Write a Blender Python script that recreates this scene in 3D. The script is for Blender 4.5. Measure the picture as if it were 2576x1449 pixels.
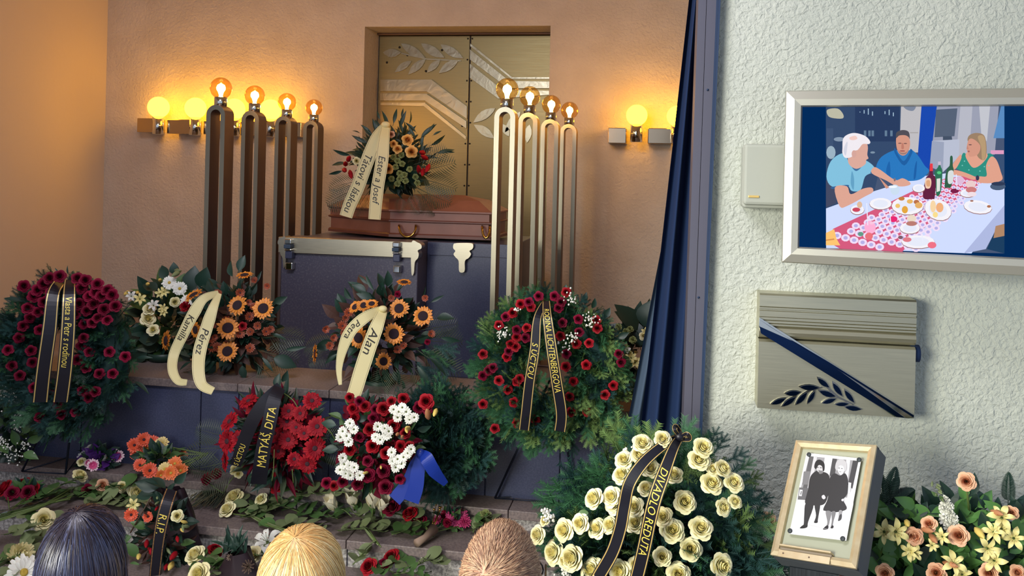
import bpy, bmesh, math, random
import numpy as np
from mathutils import Vector, Matrix, Quaternion

for o in list(bpy.data.objects):
    bpy.data.objects.remove(o)
SC = bpy.context.scene
COL = SC.collection
random.seed(7); rng = np.random.default_rng(7)
R = random.uniform

# ------------------------------------------------------------------ camera
FPX = 2200.0                     # focal length in pixels of the 2576 x 1449 frame
YAW = math.radians(10.0); ROLL = 0.024
HX, HY = 1288.0, 437.0           # where the level optical axis meets the picture
EYE = Vector((0, 0, 2.05))
Fw = Vector((-math.sin(YAW), math.cos(YAW), 0)); R0 = Vector((math.cos(YAW), math.sin(YAW), 0)); U0 = Vector((0, 0, 1))
Uc = U0*math.cos(ROLL) - R0*math.sin(ROLL); Rc = R0*math.cos(ROLL) + U0*math.sin(ROLL)
cam = bpy.data.cameras.new('camera'); camo = bpy.data.objects.new('camera', cam); COL.objects.link(camo)
m3 = Matrix((Rc, Uc, -Fw)).transposed(); camo.matrix_world = Matrix.Translation(EYE) @ m3.to_4x4()
cam.sensor_fit = 'HORIZONTAL'; cam.sensor_width = 36; cam.lens = FPX/2576*36
cam.shift_y = -(724.5-HY)/2576; cam.clip_start = 0.05
SC.camera = camo

# ------------------------------------------------------------------ light and exposure
SC.view_settings.view_transform = 'Standard'; SC.view_settings.look = 'None'
SC.view_settings.gamma = 1; SC.view_settings.use_curve_mapping = False
SC.view_settings.exposure = 0.22
W = bpy.data.worlds.new('daylight'); SC.world = W; W.use_nodes = True
bg = W.node_tree.nodes['Background']; bg.inputs[0].default_value = (0.62, 0.74, 1.0, 1); bg.inputs[1].default_value = 0.68
def area(name, loc, target, sx, sy, power, col, spread=180):
    l = bpy.data.lights.new(name, 'AREA'); l.shape = 'RECTANGLE'; l.size = sx; l.size_y = sy; l.energy = power; l.color = col
    o = bpy.data.objects.new(name, l); COL.objects.link(o); o.location = loc
    o.rotation_euler = (Vector(target)-Vector(loc)).to_track_quat('-Z', 'Y').to_euler(); l.spread = math.radians(spread); return o
# tall hall windows behind the mourners, to the left
area('hall_window_light', (-2.9, -1.5, 2.2), (1.0, 3.3, 0.1), 2.0, 1.6, 66, (1.0, 0.97, 0.84), 80)
area('chamber_fill_light', (-1.5, 1.6, 4.1), (-1.8, 4.6, 0.6), 1.6, 1.0, 90, (0.9, 0.88, 1.0))  # added fill lamp without a visible source, lifts the dim chamber

# ------------------------------------------------------------------ helpers: places
def ray(px, py):
    return Fw + Rc*((px-HX)/FPX) + Uc*(-(py-HY)/FPX)
def at(px, py, Y):
    d = ray(px, py); return EYE + d*(Y/d.y)
def on(px, py, z):
    d = ray(px, py); return EYE + d*((z-EYE.z)/d.z)
def hit(px, py, p0, n):
    d = ray(px, py); return EYE + d*((p0-EYE).dot(n)/d.dot(n))
def mpp(px, Y):                  # metres per picture pixel at depth plane Y
    return Y/ray(px, HY).y/FPX

# ------------------------------------------------------------------ helpers: materials
def lin(c):
    return tuple(((x/255)/12.92 if x/255 <= .04045 else ((x/255+.055)/1.055)**2.4) for x in c) + (1,)
MATS = {}
def mat(name, col, rough=.6, metal=0., var=0., noise=None, bump=None, spec=None, emit=None, sheen=0, trans=0, coat=0, sss=0):
    if name in MATS: return MATS[name]
    m = bpy.data.materials.new(name); m.use_nodes = True; MATS[name] = m
    nt = m.node_tree; b = nt.nodes['Principled BSDF']
    c = lin(col)
    b.inputs['Base Color'].default_value = c; b.inputs['Roughness'].default_value = rough; b.inputs['Metallic'].default_value = metal
    if spec is not None: b.inputs['Specular IOR Level'].default_value = spec
    if coat: b.inputs['Coat Weight'].default_value = coat
    if sss:
        b.inputs['Subsurface Weight'].default_value = sss; b.inputs['Subsurface Radius'].default_value = (.01,.006,.004)
    out = None
    tc = nt.nodes.new('ShaderNodeTexCoord')
    if noise:                    # (scale, colour2, detail, lo, hi)
        n = nt.nodes.new('ShaderNodeTexNoise'); n.inputs['Scale'].default_value = noise[0]; n.inputs['Detail'].default_value = noise[2]
        nt.links.new(tc.outputs['Object'], n.inputs['Vector'])
        r = nt.nodes.new('ShaderNodeValToRGB'); r.color_ramp.elements[0].position = noise[3]; r.color_ramp.elements[1].position = noise[4]
        r.color_ramp.elements[0].color = c; r.color_ramp.elements[1].color = lin(noise[1])
        nt.links.new(n.outputs['Fac'], r.inputs['Fac']); out = r.outputs['Color']
    if var:
        oi = nt.nodes.new('ShaderNodeObjectInfo'); mr = nt.nodes.new('ShaderNodeMapRange')
        mr.inputs['To Min'].default_value = 1-var; mr.inputs['To Max'].default_value = 1+var
        nt.links.new(oi.outputs['Random'], mr.inputs['Value'])
        h = nt.nodes.new('ShaderNodeHueSaturation')
        if out: nt.links.new(out, h.inputs['Color'])
        else: h.inputs['Color'].default_value = c
        nt.links.new(mr.outputs['Result'], h.inputs['Value']); out = h.outputs['Color']
    if out: nt.links.new(out, b.inputs['Base Color'])
    if bump:                     # (scale, strength, distance, detail)
        n = nt.nodes.new('ShaderNodeTexNoise'); n.inputs['Scale'].default_value = bump[0]; n.inputs['Detail'].default_value = bump[3]
        n.inputs['Distortion'].default_value = .6
        nt.links.new(tc.outputs['Object'], n.inputs['Vector'])
        bp = nt.nodes.new('ShaderNodeBump'); bp.inputs['Strength'].default_value = bump[1]; bp.inputs['Distance'].default_value = bump[2]
        nt.links.new(n.outputs['Fac'], bp.inputs['Height']); nt.links.new(bp.outputs['Normal'], b.inputs['Normal'])
    if emit:
        b.inputs['Emission Color'].default_value = lin(emit[0]); b.inputs['Emission Strength'].default_value = emit[1]
    return m
def brushed(name, col, rough, stretch, amp=.12, metal=1.):
    m = mat(name, col, rough, metal); nt = m.node_tree; b = nt.nodes['Principled BSDF']
    tc = nt.nodes.new('ShaderNodeTexCoord'); mp = nt.nodes.new('ShaderNodeMapping'); mp.inputs['Scale'].default_value = stretch
    n = nt.nodes.new('ShaderNodeTexNoise'); n.inputs['Scale'].default_value = 6; n.inputs['Detail'].default_value = 4
    mr = nt.nodes.new('ShaderNodeMapRange'); mr.inputs['To Min'].default_value = rough-amp; mr.inputs['To Max'].default_value = rough+amp
    nt.links.new(tc.outputs['Object'], mp.inputs['Vector']); nt.links.new(mp.outputs['Vector'], n.inputs['Vector'])
    nt.links.new(n.outputs['Fac'], mr.inputs['Value']); nt.links.new(mr.outputs['Result'], b.inputs['Roughness'])
    mr2 = nt.nodes.new('ShaderNodeMapRange'); mr2.inputs['To Min'].default_value = .82; mr2.inputs['To Max'].default_value = 1.12
    h = nt.nodes.new('ShaderNodeHueSaturation'); h.inputs['Color'].default_value = lin(col)
    nt.links.new(n.outputs['Fac'], mr2.inputs['Value']); nt.links.new(mr2.outputs['Result'], h.inputs['Value']); nt.links.new(h.outputs['Color'], b.inputs['Base Color'])
    return m
def emission(name, col, strength):
    if name in MATS: return MATS[name]
    m = bpy.data.materials.new(name); m.use_nodes = True; MATS[name] = m; nt = m.node_tree
    nt.nodes.remove(nt.nodes['Principled BSDF']); e = nt.nodes.new('ShaderNodeEmission')
    e.inputs[0].default_value = lin(col); e.inputs[1].default_value = strength
    nt.links.new(e.outputs[0], nt.nodes['Material Output'].inputs[0]); return m
def thin_glass(name, tint, refl=.12):
    if name in MATS: return MATS[name]
    m = bpy.data.materials.new(name); m.use_nodes = True; MATS[name] = m; nt = m.node_tree
    nt.nodes.remove(nt.nodes['Principled BSDF'])
    t = nt.nodes.new('ShaderNodeBsdfTransparent'); t.inputs[0].default_value = lin(tint)
    g = nt.nodes.new('ShaderNodeBsdfGlossy'); g.inputs['Roughness'].default_value = .04
    lw = nt.nodes.new('ShaderNodeLayerWeight'); lw.inputs['Blend'].default_value = .25
    mr = nt.nodes.new('ShaderNodeMapRange'); mr.inputs['To Min'].default_value = refl*.4; mr.inputs['To Max'].default_value = .55
    mx = nt.nodes.new('ShaderNodeMixShader')
    nt.links.new(lw.outputs['Facing'], mr.inputs['Value']); nt.links.new(mr.outputs['Result'], mx.inputs[0])
    nt.links.new(t.outputs[0], mx.inputs[1]); nt.links.new(g.outputs[0], mx.inputs[2])
    nt.links.new(mx.outputs[0], nt.nodes['Material Output'].inputs[0]); return m

# ------------------------------------------------------------------ helpers: meshes
class MB:
    def __init__(s): s.v = []; s.f = []; s.mi = []; s.sm = []
    def add(s, vs, fs, mi=0, smooth=False, M=None):
        k = len(s.v)
        s.v += [tuple(M @ Vector(p)) if M is not None else tuple(p) for p in vs]
        for f in fs: s.f.append(tuple(i+k for i in f)); s.mi.append(mi); s.sm.append(smooth)
        return s
    def box(s, lo, hi, mi=0, M=None):
        x0,y0,z0 = lo; x1,y1,z1 = hi
        vs = [(x0,y0,z0),(x1,y0,z0),(x1,y1,z0),(x0,y1,z0),(x0,y0,z1),(x1,y0,z1),(x1,y1,z1),(x0,y1,z1)]
        return s.add(vs, [(3,2,1,0),(4,5,6,7),(0,1,5,4),(1,2,6,5),(2,3,7,6),(3,0,4,7)], mi, False, M)
    def bbox(s, lo, hi, b=.004, mi=0, M=None):            # box with chamfered edges
        bm = bmesh.new(); c = [(a+d)/2 for a,d in zip(lo,hi)]; sz = [abs(d-a) for a,d in zip(lo,hi)]
        bmesh.ops.create_cube(bm, size=1)
        for v in bm.verts: v.co = Vector([c[i]+v.co[i]*sz[i] for i in range(3)])
        bmesh.ops.bevel(bm, geom=list(bm.edges), offset=min(b, min(sz)*.45), segments=2, affect='EDGES', profile=.5)
        bm.verts.index_update()
        s.add([v.co.copy() for v in bm.verts], [[v.index for v in f.verts] for f in bm.faces], mi, False, M); bm.free(); return s
    def grid(s, fn, nu, nv, mi=0, smooth=True, M=None, closeu=False):
        vs = [fn(i/nu if closeu else -1+2*i/nu, j/nv) for j in range(nv+1) for i in range(nu if closeu else nu+1)]
        w = nu if closeu else nu+1; fs = []
        for j in range(nv):
            for i in range(nu):
                a = j*w+i; b = j*w+(i+1)%w
                fs.append((a, b, b+w, a+w))
        return s.add(vs, fs, mi, smooth, M)
    def lathe(s, prof, n=16, mi=0, M=None, cap=True, smooth=True):
        vs = [(r*math.cos(2*math.pi*i/n), r*math.sin(2*math.pi*i/n), z) for r, z in prof for i in range(n)]
        fs = [(j*n+i, j*n+(i+1)%n, (j+1)*n+(i+1)%n, (j+1)*n+i) for j in range(len(prof)-1) for i in range(n)]
        if cap: fs += [tuple(range(n))[::-1], tuple((len(prof)-1)*n+i for i in range(n))]
        return s.add(vs, fs, mi, smooth, M)
    def tube(s, pts, r, n=6, mi=0, M=None):
        pts = [Vector(p) for p in pts]; rs = r if isinstance(r, (list, tuple)) else [r]*len(pts)
        vs = []; up = Vector((0.13,.31,.94))
        for i, p in enumerate(pts):
            t = (pts[min(i+1, len(pts)-1)] - pts[max(i-1, 0)]).normalized()
            a = t.cross(up); a = a.normalized() if a.length > 1e-3 else t.cross(Vector((1,0,0))).normalized()
            b = t.cross(a); up = b if i == 0 and False else up
            vs += [p + (a*math.cos(2*math.pi*k/n)+b*math.sin(2*math.pi*k/n))*rs[i] for k in range(n)]
        fs = [(j*n+i, j*n+(i+1)%n, (j+1)*n+(i+1)%n, (j+1)*n+i) for j in range(len(pts)-1) for i in range(n)]
        fs += [tuple(range(n))[::-1], tuple((len(pts)-1)*n+i for i in range(n))]
        return s.add(vs, fs, mi, True, M)
    def prism(s, front, off, mi=0, M=None, smi=None):     # polygon (3D points) pushed by off
        n = len(front); off = Vector(off); fr = [Vector(p) for p in front]
        vs = fr + [p+off for p in fr]
        s.add(vs, [tuple(range(n))[::-1], tuple(range(n, 2*n))], mi, False, M)
        return s.add(vs, [(i, (i+1)%n, n+(i+1)%n, n+i) for i in range(n)], mi if smi is None else smi, False, M)
    def sphere(s, c, r, n=12, m=8, mi=0, M=None):
        rr = r if isinstance(r, (tuple, list)) else (r,r,r)
        def fn(u, v):
            a = 2*math.pi*u; p = math.pi*(v*.998+.001)
            return (c[0]+rr[0]*math.sin(p)*math.cos(a), c[1]+rr[1]*math.sin(p)*math.sin(a), c[2]-rr[2]*math.cos(p))
        return s.grid(fn, n, m, mi, True, M, True)
    def mesh(s, name, mats):
        me = bpy.data.meshes.new(name); me.from_pydata([tuple(p) for p in s.v], [], s.f)
        for m in (mats if isinstance(mats, (list, tuple)) else [mats]): me.materials.append(m)
        me.polygons.foreach_set('material_index', s.mi); me.polygons.foreach_set('use_smooth', s.sm); me.update()
        return me
WM = {}
def put(name, me, parent=None, M=None, kind=None, label=None):
    """link mesh data as one object; M is its world matrix"""
    o = bpy.data.objects.new(name, me); COL.objects.link(o)
    M = Matrix.Identity(4) if M is None else M
    WM[o.name] = M
    if parent is not None:
        o.parent = parent; o.matrix_local = WM[parent.name].inverted() @ M
    else: o.matrix_local = M
    if kind: o['kind'] = kind
    if label: o['label'] = label
    return o
def thing(name, label, cat, loc=(0,0,0), group=None, kind=None):
    o = bpy.data.objects.new(name, None); COL.objects.link(o); o.empty_display_size = .05
    M = Matrix.Translation(Vector(loc)); o.matrix_local = M; WM[o.name] = M
    if kind: o['kind'] = kind
    else: o['label'] = label; o['category'] = cat
    if group: o['group'] = group
    return o
def tag(o, label, cat, group=None):
    o['label'] = label; o['category'] = cat
    if group: o['group'] = group
    return o
def facing(loc, n, s=1., roll=0., up=Vector((0,0,1))):    # local Z -> n
    n = Vector(n).normalized(); x = up.cross(n)
    x = x.normalized() if x.length > 1e-3 else Vector((1,0,0)); y = n.cross(x)
    M = Matrix((x, y, n)).transposed() @ Matrix.Rotation(roll, 3, 'Z')
    return Matrix.Translation(Vector(loc)) @ M.to_4x4() @ Matrix.Scale(s, 4)
def along(loc, d, s=1., roll=0., up=Vector((0,0,1))):     # local Y -> d, local Z about up
    d = Vector(d).normalized(); x = d.cross(up); x = x.normalized() if x.length > 1e-3 else Vector((1,0,0)); z = x.cross(d)
    M = Matrix((x, d, z)).transposed() @ Matrix.Rotation(roll, 3, 'Y')
    return Matrix.Translation(Vector(loc)) @ M.to_4x4() @ Matrix.Scale(s, 4)
def spline(pts, k=6, closed=False):
    P = [Vector(p) for p in pts]; n = len(P); out = []
    rngs = n if closed else n-1
    for i in range(rngs):
        g = (lambda j: P[j % n]) if closed else (lambda j: P[max(0, min(n-1, j))])
        a, b, c, d = g(i-1), g(i), g(i+1), g(i+2)
        for t in range(k):
            t = t/k
            out.append(.5*((2*b) + (c-a)*t + (2*a-5*b+4*c-d)*t*t + (3*b-a-3*c+d)*t**3))
    if not closed: out.append(P[-1])
    return out
def scatter_mesh(name, proto, mats4, mats):
    """many copies of a small mesh (verts, faces, material index) joined into one mesh"""
    pv, pf, pm = proto; pv = np.array(pv, float); n = len(pv)
    V = np.concatenate([pv @ np.array(M.to_3x3()).T + np.array(M.translation) for M in mats4])
    F = []; MI = []
    for k in range(len(mats4)):
        F += [tuple(i+k*n for i in f) for f in pf]; MI += pm
    me = bpy.data.meshes.new(name); me.from_pydata(V.tolist(), [], F)
    for m in mats: me.materials.append(m)
    me.polygons.foreach_set('material_index', MI); me.update(); return me
def text_mesh(txt, shear=0.2):
    c = bpy.data.curves.new('lettering', 'FONT'); c.body = txt; c.size = 1; c.shear = shear; c.resolution_u = 3; c.fill_mode = 'FRONT'
    o = bpy.data.objects.new('lettering_source', c); COL.objects.link(o)
    dg = bpy.context.evaluated_depsgraph_get(); dg.update()
    me = bpy.data.meshes.new_from_object(o.evaluated_get(dg)); bpy.data.objects.remove(o)
    v = [tuple(x.co) for x in me.vertices]; f = [tuple(p.vertices) for p in me.polygons]; bpy.data.meshes.remove(me)
    return v, f
# ------------------------------------------------------------------ materials
STUCCO_WARM = mat('stucco_warm', (212,203,190), .9, noise=(3,(200,190,176),3,.3,.7), bump=(34,.55,.02,4))
STUCCO_LEFT = mat('plaster_left', (210,198,184), .9, bump=(20,.12,.01,2))
STUCCO_PALE = mat('stucco_pale', (202,206,192), .9, noise=(2,(192,197,184),3,.3,.7), bump=(58,.7,.016,3))
PLASTER = mat('plaster', (205,190,168), .9, bump=(20,.12,.01,2))
GRANITE = mat('granite', (84,82,100), .32, noise=(75,(120,117,126),3,.5,.85))
GRANITE_D = mat('granite_dark', (64,70,96), .28, noise=(120,(82,86,112),2,.4,.8))
GRANITE_T = mat('granite_tread', (112,100,98), .5, noise=(90,(140,126,120),3,.35,.7))
GRANITE_R = mat('granite_riser', (128,124,120), .6, noise=(70,(196,192,184),2,.4,.65))
FLOORM = mat('floor_stone', (120,112,108), .5, noise=(8,(138,130,124),3,.3,.7))
STEEL = brushed('brushed_steel', (196,188,166), .34, (2,2,60))
STEEL_V = brushed('brushed_steel_upright', (158,152,132), .36, (40,40,.6))
STEEL_SIDE = mat('steel_band', (132,112,104), .5, .9)
CHROME = mat('chrome', (225,222,210), .1, 1.)
BRASS = mat('brass', (205,165,85), .2, 1.)
DOORM = brushed('door_metal', (150,138,98), .42, (1,1,30), .1)
DOORB = mat('door_band', (172,166,140), .3, .9, bump=(14,.25,.01,3))
DOORDK = mat('door_seam', (40,36,34), .6)
WOOD = mat('coffin_wood', (148,96,78), .42, noise=(5,(128,80,64),4,.3,.7), coat=.15)
WOOD_EDGE = mat('coffin_moulding', (108,62,50), .4)
NAVY = mat('navy_cloth', (10,40,80), .85, sheen=.3)
NAVY2 = mat('navy_lining', (66,84,104), .85)
TIMBER = mat('painted_timber', (84,84,98), .55)
TIMBER_D = mat('painted_timber_edge', (28,52,84), .55)
CREAM_R = mat('cream_ribbon', (228,216,160), .55)
BLACK_R = mat('black_ribbon', (20,20,32), .4)
GOLD_R = mat('gold_print', (232,198,116), .35, .3)
GOLD_L = mat('gold_lettering', (252,226,104), .35, .15)
INK = mat('black_print', (36,32,30), .5)
BLUE_R = mat('blue_ribbon', (20,52,150), .4)
FIR = mat('fir_green', (54,102,66), .6, var=.2)
FIR_L = mat('fir_green_light', (108,138,76), .6, var=.2)
FIR_D = mat('fir_green_dark', (30,68,64), .65)
LEAF = mat('leaf_green', (76,108,58), .45, var=.2)
LEAF_E = mat('leaf_sage', (120,134,92), .5, var=.18)
LEAF_D = mat('leaf_dark', (30,58,46), .45, var=.2)
LEAF_P = mat('palm_green', (62,74,52), .5, var=.15)
STEM = mat('stem_green', (96,116,60), .5, var=.15)
STEM_B = mat('stem_brown', (84,62,48), .6)
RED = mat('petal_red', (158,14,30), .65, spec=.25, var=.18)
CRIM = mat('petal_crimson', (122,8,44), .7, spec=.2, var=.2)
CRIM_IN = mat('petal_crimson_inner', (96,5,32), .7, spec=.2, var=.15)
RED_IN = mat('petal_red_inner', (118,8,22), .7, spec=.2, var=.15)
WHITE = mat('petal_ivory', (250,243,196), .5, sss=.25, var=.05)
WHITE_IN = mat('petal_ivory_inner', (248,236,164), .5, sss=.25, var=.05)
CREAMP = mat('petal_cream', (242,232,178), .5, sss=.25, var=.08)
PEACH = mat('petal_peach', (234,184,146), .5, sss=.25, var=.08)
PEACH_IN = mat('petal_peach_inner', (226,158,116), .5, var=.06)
PUREW = mat('petal_white', (240,240,228), .5, var=.05)
YELLOW = mat('petal_yellow', (232,205,110), .5, var=.08)
ORANGE = mat('petal_orange', (222,112,52), .5, var=.14)
SUNP = mat('petal_sunflower', (226,140,50), .5, var=.1)
SUND = mat('sunflower_disc', (48,30,40), .8, bump=(300,.6,.005,2))
PINK = mat('petal_pink', (206,70,126), .5, var=.12)
PINKW = mat('petal_pale_pink', (232,196,204), .5, var=.08)
PURPLE = mat('petal_purple', (88,40,128), .5, var=.15)
DISC_Y = mat('disc_yellow', (190,160,60), .7)
DISC_D = mat('disc_dark', (60,26,36), .8)
DISC_G = mat('disc_green', (90,100,50), .7)
LILY = mat('petal_lily', (238,226,150), .45, var=.06)
BUD_O = mat('bud_orange', (190,130,90), .5)
WIRE = mat('wire_stand', (38,44,60), .45, .6)
CELLO = thin_glass('cellophane', (225,228,225), .3)
DARKP = mat('dark_wrap', (42,28,36), .5)
# ------------------------------------------------------------------ the setting
XL = at(260, 500, 8.3).x; XR = 2.2
YB, YW = 8.3, 3.3                # back wall of the chamber, face of the front wall
CEIL = 4.3
def structure(name, mb, mats): return put(name, mb.mesh(name, mats), kind='structure')
structure('floor', MB().box((-6.5,-4,-.1), (4.5,8.6,0)), FLOORM)
structure('ceiling', MB().box((-6.5,-4,CEIL), (4.5,8.9,CEIL+.1)), PLASTER)
structure('wall_left', MB().box((XL-.2,-.5,0), (XL,YB+.4,CEIL)), STUCCO_LEFT)
structure('wall_right', MB().box((XR,YW+.3,0), (XR+.2,YB+.4,CEIL)), PLASTER)
# back wall with the door recess
n0 = at(918,65,YB); n1 = at(1385,65,YB); nz = at(1150,66,YB).z; nx0, nx1 = n0.x, n1.x
DY = YB+.42                      # plane of the metal door
w = MB().box((XL,YB,0),(nx0,YB+.55,CEIL)).box((nx1,YB,0),(XR,YB+.55,CEIL)).box((nx0,YB,nz),(nx1,YB+.55,CEIL)).box((nx0,DY+.06,0),(nx1,YB+.55,nz))
structure('wall_back', w, STUCCO_WARM)
# front wall right of the opening
tR = at(1812,0,YW), at(1766,1110,YW)
fx = at(1790,500,YW).x
structure('wall_front', MB().box((fx-.02,YW,0),(4.4,YW+.25,CEIL)), STUCCO_PALE)
# timber jamb: profiled boards following the slightly leaning edge
def board(px0, px1, pxb0, pxb1, y0, th):
    yb = 1440
    a = at(px0, -60, y0); b = at(px1, -60, y0); c = at(pxb1, yb, y0); d = at(pxb0, yb, y0)
    return MB().prism([a,b,c,d], (0,th,0))
trim = thing('trim_1', '', '', at(1750,1440,YW), kind='structure')
def bd(name, p0, p1, y0, th, m):
    # p = (x at the top row, slope per picture row)
    f = lambda p, y: p[0]+p[1]*y
    mb = MB().prism([at(f(p0,-60),-60,y0), at(f(p1,-60),-60,y0), at(f(p1,1440),1440,y0), at(f(p0,1440),1440,y0)], (0,th,0))
    put(name, mb.mesh(name, m), trim)
bd('board', (1757,-.036), (1777,-.036), 3.30, .30, TIMBER)
bd('board', (1778.5,-.036), (1803,-.040), 3.285, .30, TIMBER)
bd('edge_board', (1802.5,-.040), (1808,-.042), 3.275, .03, TIMBER_D)
bd('edge_board', (1808,-.042), (1813,-.043), 3.255, .045, TIMBER_D)
for (px, py) in ((1780,226), (1757,748)):
    p = at(px, py, 3.285); put('screw', MB().lathe([(.004,0),(.004,.003)], 10).mesh('screw', TIMBER_D), trim, facing(p, (0,-1,0)))
# navy curtain gathered beside the jamb
cur = thing('stage_curtain', 'navy blue curtain hanging gathered beside the painted timber jamb', 'curtain', at(1640,1500,3.75))
def cloth(px_top, px_bot, y0, nf, amp, th):
    def fn(u, v):
        s = (u+1)/2; py = -80+1620*v
        pa = px_top[0]+(px_bot[0]-px_top[0])*v; pb = px_top[1]+(px_bot[1]-px_top[1])*v
        p = at(pa+(pb-pa)*s, py, y0)
        return p + Vector((0, amp*math.sin(s*nf*6.28+v*.8)*(0.4+.6*v)+.02*math.sin(s*17), 0))
    m = MB().grid(fn, 60, 14)
    k = len(m.v); m.v += [(x, y+th, z) for x,y,z in m.v]; m.f += [tuple(i+k for i in f[::-1]) for f in m.f]; m.mi *= 2; m.sm *= 2
    return m
put('curtain_cloth', cloth((1742,1800), (1560,1770), 3.72, 3.2, .045, .006).mesh('curtain_cloth', NAVY), cur)
put('curtain_lining', cloth((1800,1812), (1486,1610), 3.80, .6, .02, .006).mesh('curtain_lining', NAVY2), cur)

# ------------------------------------------------------------------ granite steps and ledge, laid in slabs
Z0, Z1, Z2, ZL, ZP = .10, .237, .34, .845, .55
Y0f, Y1f, Y2f, YLf, YLb = 3.75, 4.10, 4.40, 4.55, 5.0
SX0, SX1 = XL, 2.15
def course(name, y0, y1, z0, z1, xs, tread=True):
    root = thing(name, '', '', ((SX0+SX1)/2, y0, z0), kind='structure')
    put('core', MB().box((SX0,y0+.012,z0),(SX1,y1,z1-.05)).mesh('core', GRANITE_D), root)
    x = [SX0]+[a for a in xs if SX0 < a < SX1]+[SX1]
    for a, b in zip(x, x[1:]):
        put('riser_slab', MB().bbox((a+.003,y0,z0+.002),(b-.003,y0+.03,z1-.045),.003).mesh('riser_slab', GRANITE_R if name != 'granite_ledge' else GRANITE_D), root)
        put('tread_slab', MB().bbox((a+.002,y0-.02,z1-.045),(b-.002,y1,z1),.004).mesh('tread_slab', GRANITE_T), root)
    return root
course('granite_step', Y0f, Y1f+.02, 0, Z0, [-3.1,-2.0,-.9,.2,1.3])
course('granite_step', Y1f, Y2f+.02, 0, Z1, [-3.6,-2.6,-1.5,-.4,.7])
course('granite_step', Y2f, YLf+.02, 0, Z2, [-4.0,-2.9,-1.9,-.75,.5])
lj = [at(p, 1030, YLf).x for p in (-60, 205, 505, 600, 830, 1010, 1225, 1412)]
course('granite_ledge', YLf, YLb, 0, ZL, lj)
structure('granite_platform', MB().box((SX0,YLb,0),(SX1,YB,ZP)), GRANITE_T)

# ------------------------------------------------------------------ metal double door in the recess
door = thing('door_1', '', '', ((nx0+nx1)/2, DY, ZP), kind='structure')
ztop = at(1150, 90, DY).z; xm = at(1181, 200, DY).x
put('lintel_frame', MB().bbox((nx0+.002,DY-.05,ztop+.004),(nx1-.002,DY+.03,nz-.002),.006).mesh('lintel_frame', STEEL_SIDE), door)
leafL = put('door_leaf', MB().bbox((nx0+.01,DY,ZP),(xm-.006,DY+.04,ztop),.004).mesh('door_leaf', DOORM), door)
leafR = put('door_leaf', MB().bbox((xm+.006,DY,ZP),(nx1-.01,DY+.04,ztop),.004).mesh('door_leaf', DOORM), door)
put('door_seam', MB().box((xm-.006,DY+.012,ZP),(xm+.006,DY+.03,ztop)).mesh('door_seam', DOORDK), door)
dz = lambda x, y: (880+x*.326, 40+y*.326)      # measured on an enlarged view of the door
def relief(name, leaf, pts, th, m, smooth=False, base=0):
    P = [at(*dz(x,y), DY-base) for x, y in pts]
    if smooth: P = spline(P, 4, True)
    return put(name, MB().prism([p+Vector((0,-th,0)) for p in P], (0,th,0)).mesh(name, m), leaf)
# stepped bands, left leaf
relief('relief_band', leafL, [(242,494),(635,494),(908,700),(908,795),(600,585),(242,582)], .03, DOORB)
relief('relief_band', leafL, [(242,600),(600,604),(905,815),(905,870),(585,655),(242,655)], .035, DOORB)
relief('relief_band', leafL, [(242,672),(585,672),(900,930),(900,955),(575,697),(242,690)], .025, DOORB)
relief('relief_band', leafR, [(932,215),(1255,475),(1545,475),(1545,487),(1250,487),(932,235)], .02, DOORB)
relief('relief_band', leafR, [(932,262),(1235,505),(1545,510),(1545,560),(1225,560),(932,340)], .035, DOORB)
relief('relief_band', leafR, [(932,372),(1180,572),(1545,580),(1545,610),(1150,640),(932,480)], .03, DOORB)
def lf(a, b, w):                                # pointed leaf from a to b with half width w (plane coordinates)
    ax, ay = a; bx, by = b; dx, dy = bx-ax, by-ay; L = math.hypot(dx,dy); nx, ny = -dy/L, dx/L
    prof = [(0,0),(.12,.45),(.3,.85),(.5,1),(.7,.8),(.88,.36),(1,0)]
    up = [(ax+dx*t+nx*w*k, ay+dy*t+ny*w*k) for t,k in prof]; dn = [(ax+dx*t-nx*w*k*.75, ay+dy*t-ny*w*k*.75) for t,k in prof[1:-1]]
    return up+dn[::-1]
for a, b, w_ in (((400,215),(585,325),38),((555,215),(735,325),40),((705,222),(880,330),38),((260,285),(400,285),38),
                ((590,335),(455,455),34),((480,350),(350,440),30),((700,345),(600,440),30),((840,345),(690,445),36)):
    relief('relief_leaf', leafL, lf(a,b,w_), .022, DOORB)
relief('relief_stem', leafL, [(400,285),(600,330),(860,345),(860,352),(600,340),(400,295)], .015, DOORB)
for a, b, w_ in (((1125,715),(955,825),38),((1115,945),(960,840),38),((1320,740),(1200,900),34),((1390,840),(1370,980),34),((1230,930),(1170,830),30)):
    relief('relief_leaf', leafR, lf(a,b,w_), .022, DOORB)
for x, y in ((385,243),(445,303),(712,265),(588,427),(287,360),(868,848)):
    put('rivet', MB().lathe([(.012,0),(.012,.006),(.005,.012)],10).mesh('rivet', DOORDK), leafL, facing(at(*dz(x,y),DY), (0,-1,0)))
rv = MB().lathe([(.009,0),(.009,.005),(.004,.009)],8).mesh('rivet', DOORDK)
for k in range(9):
    y = 176+k*162
    put('rivet', rv, leafL, facing(at(*dz(912-k*4,y),DY), (0,-1,0))); put('rivet', rv, leafR, facing(at(*dz(946-k*4,y),DY), (0,-1,0)))

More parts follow.
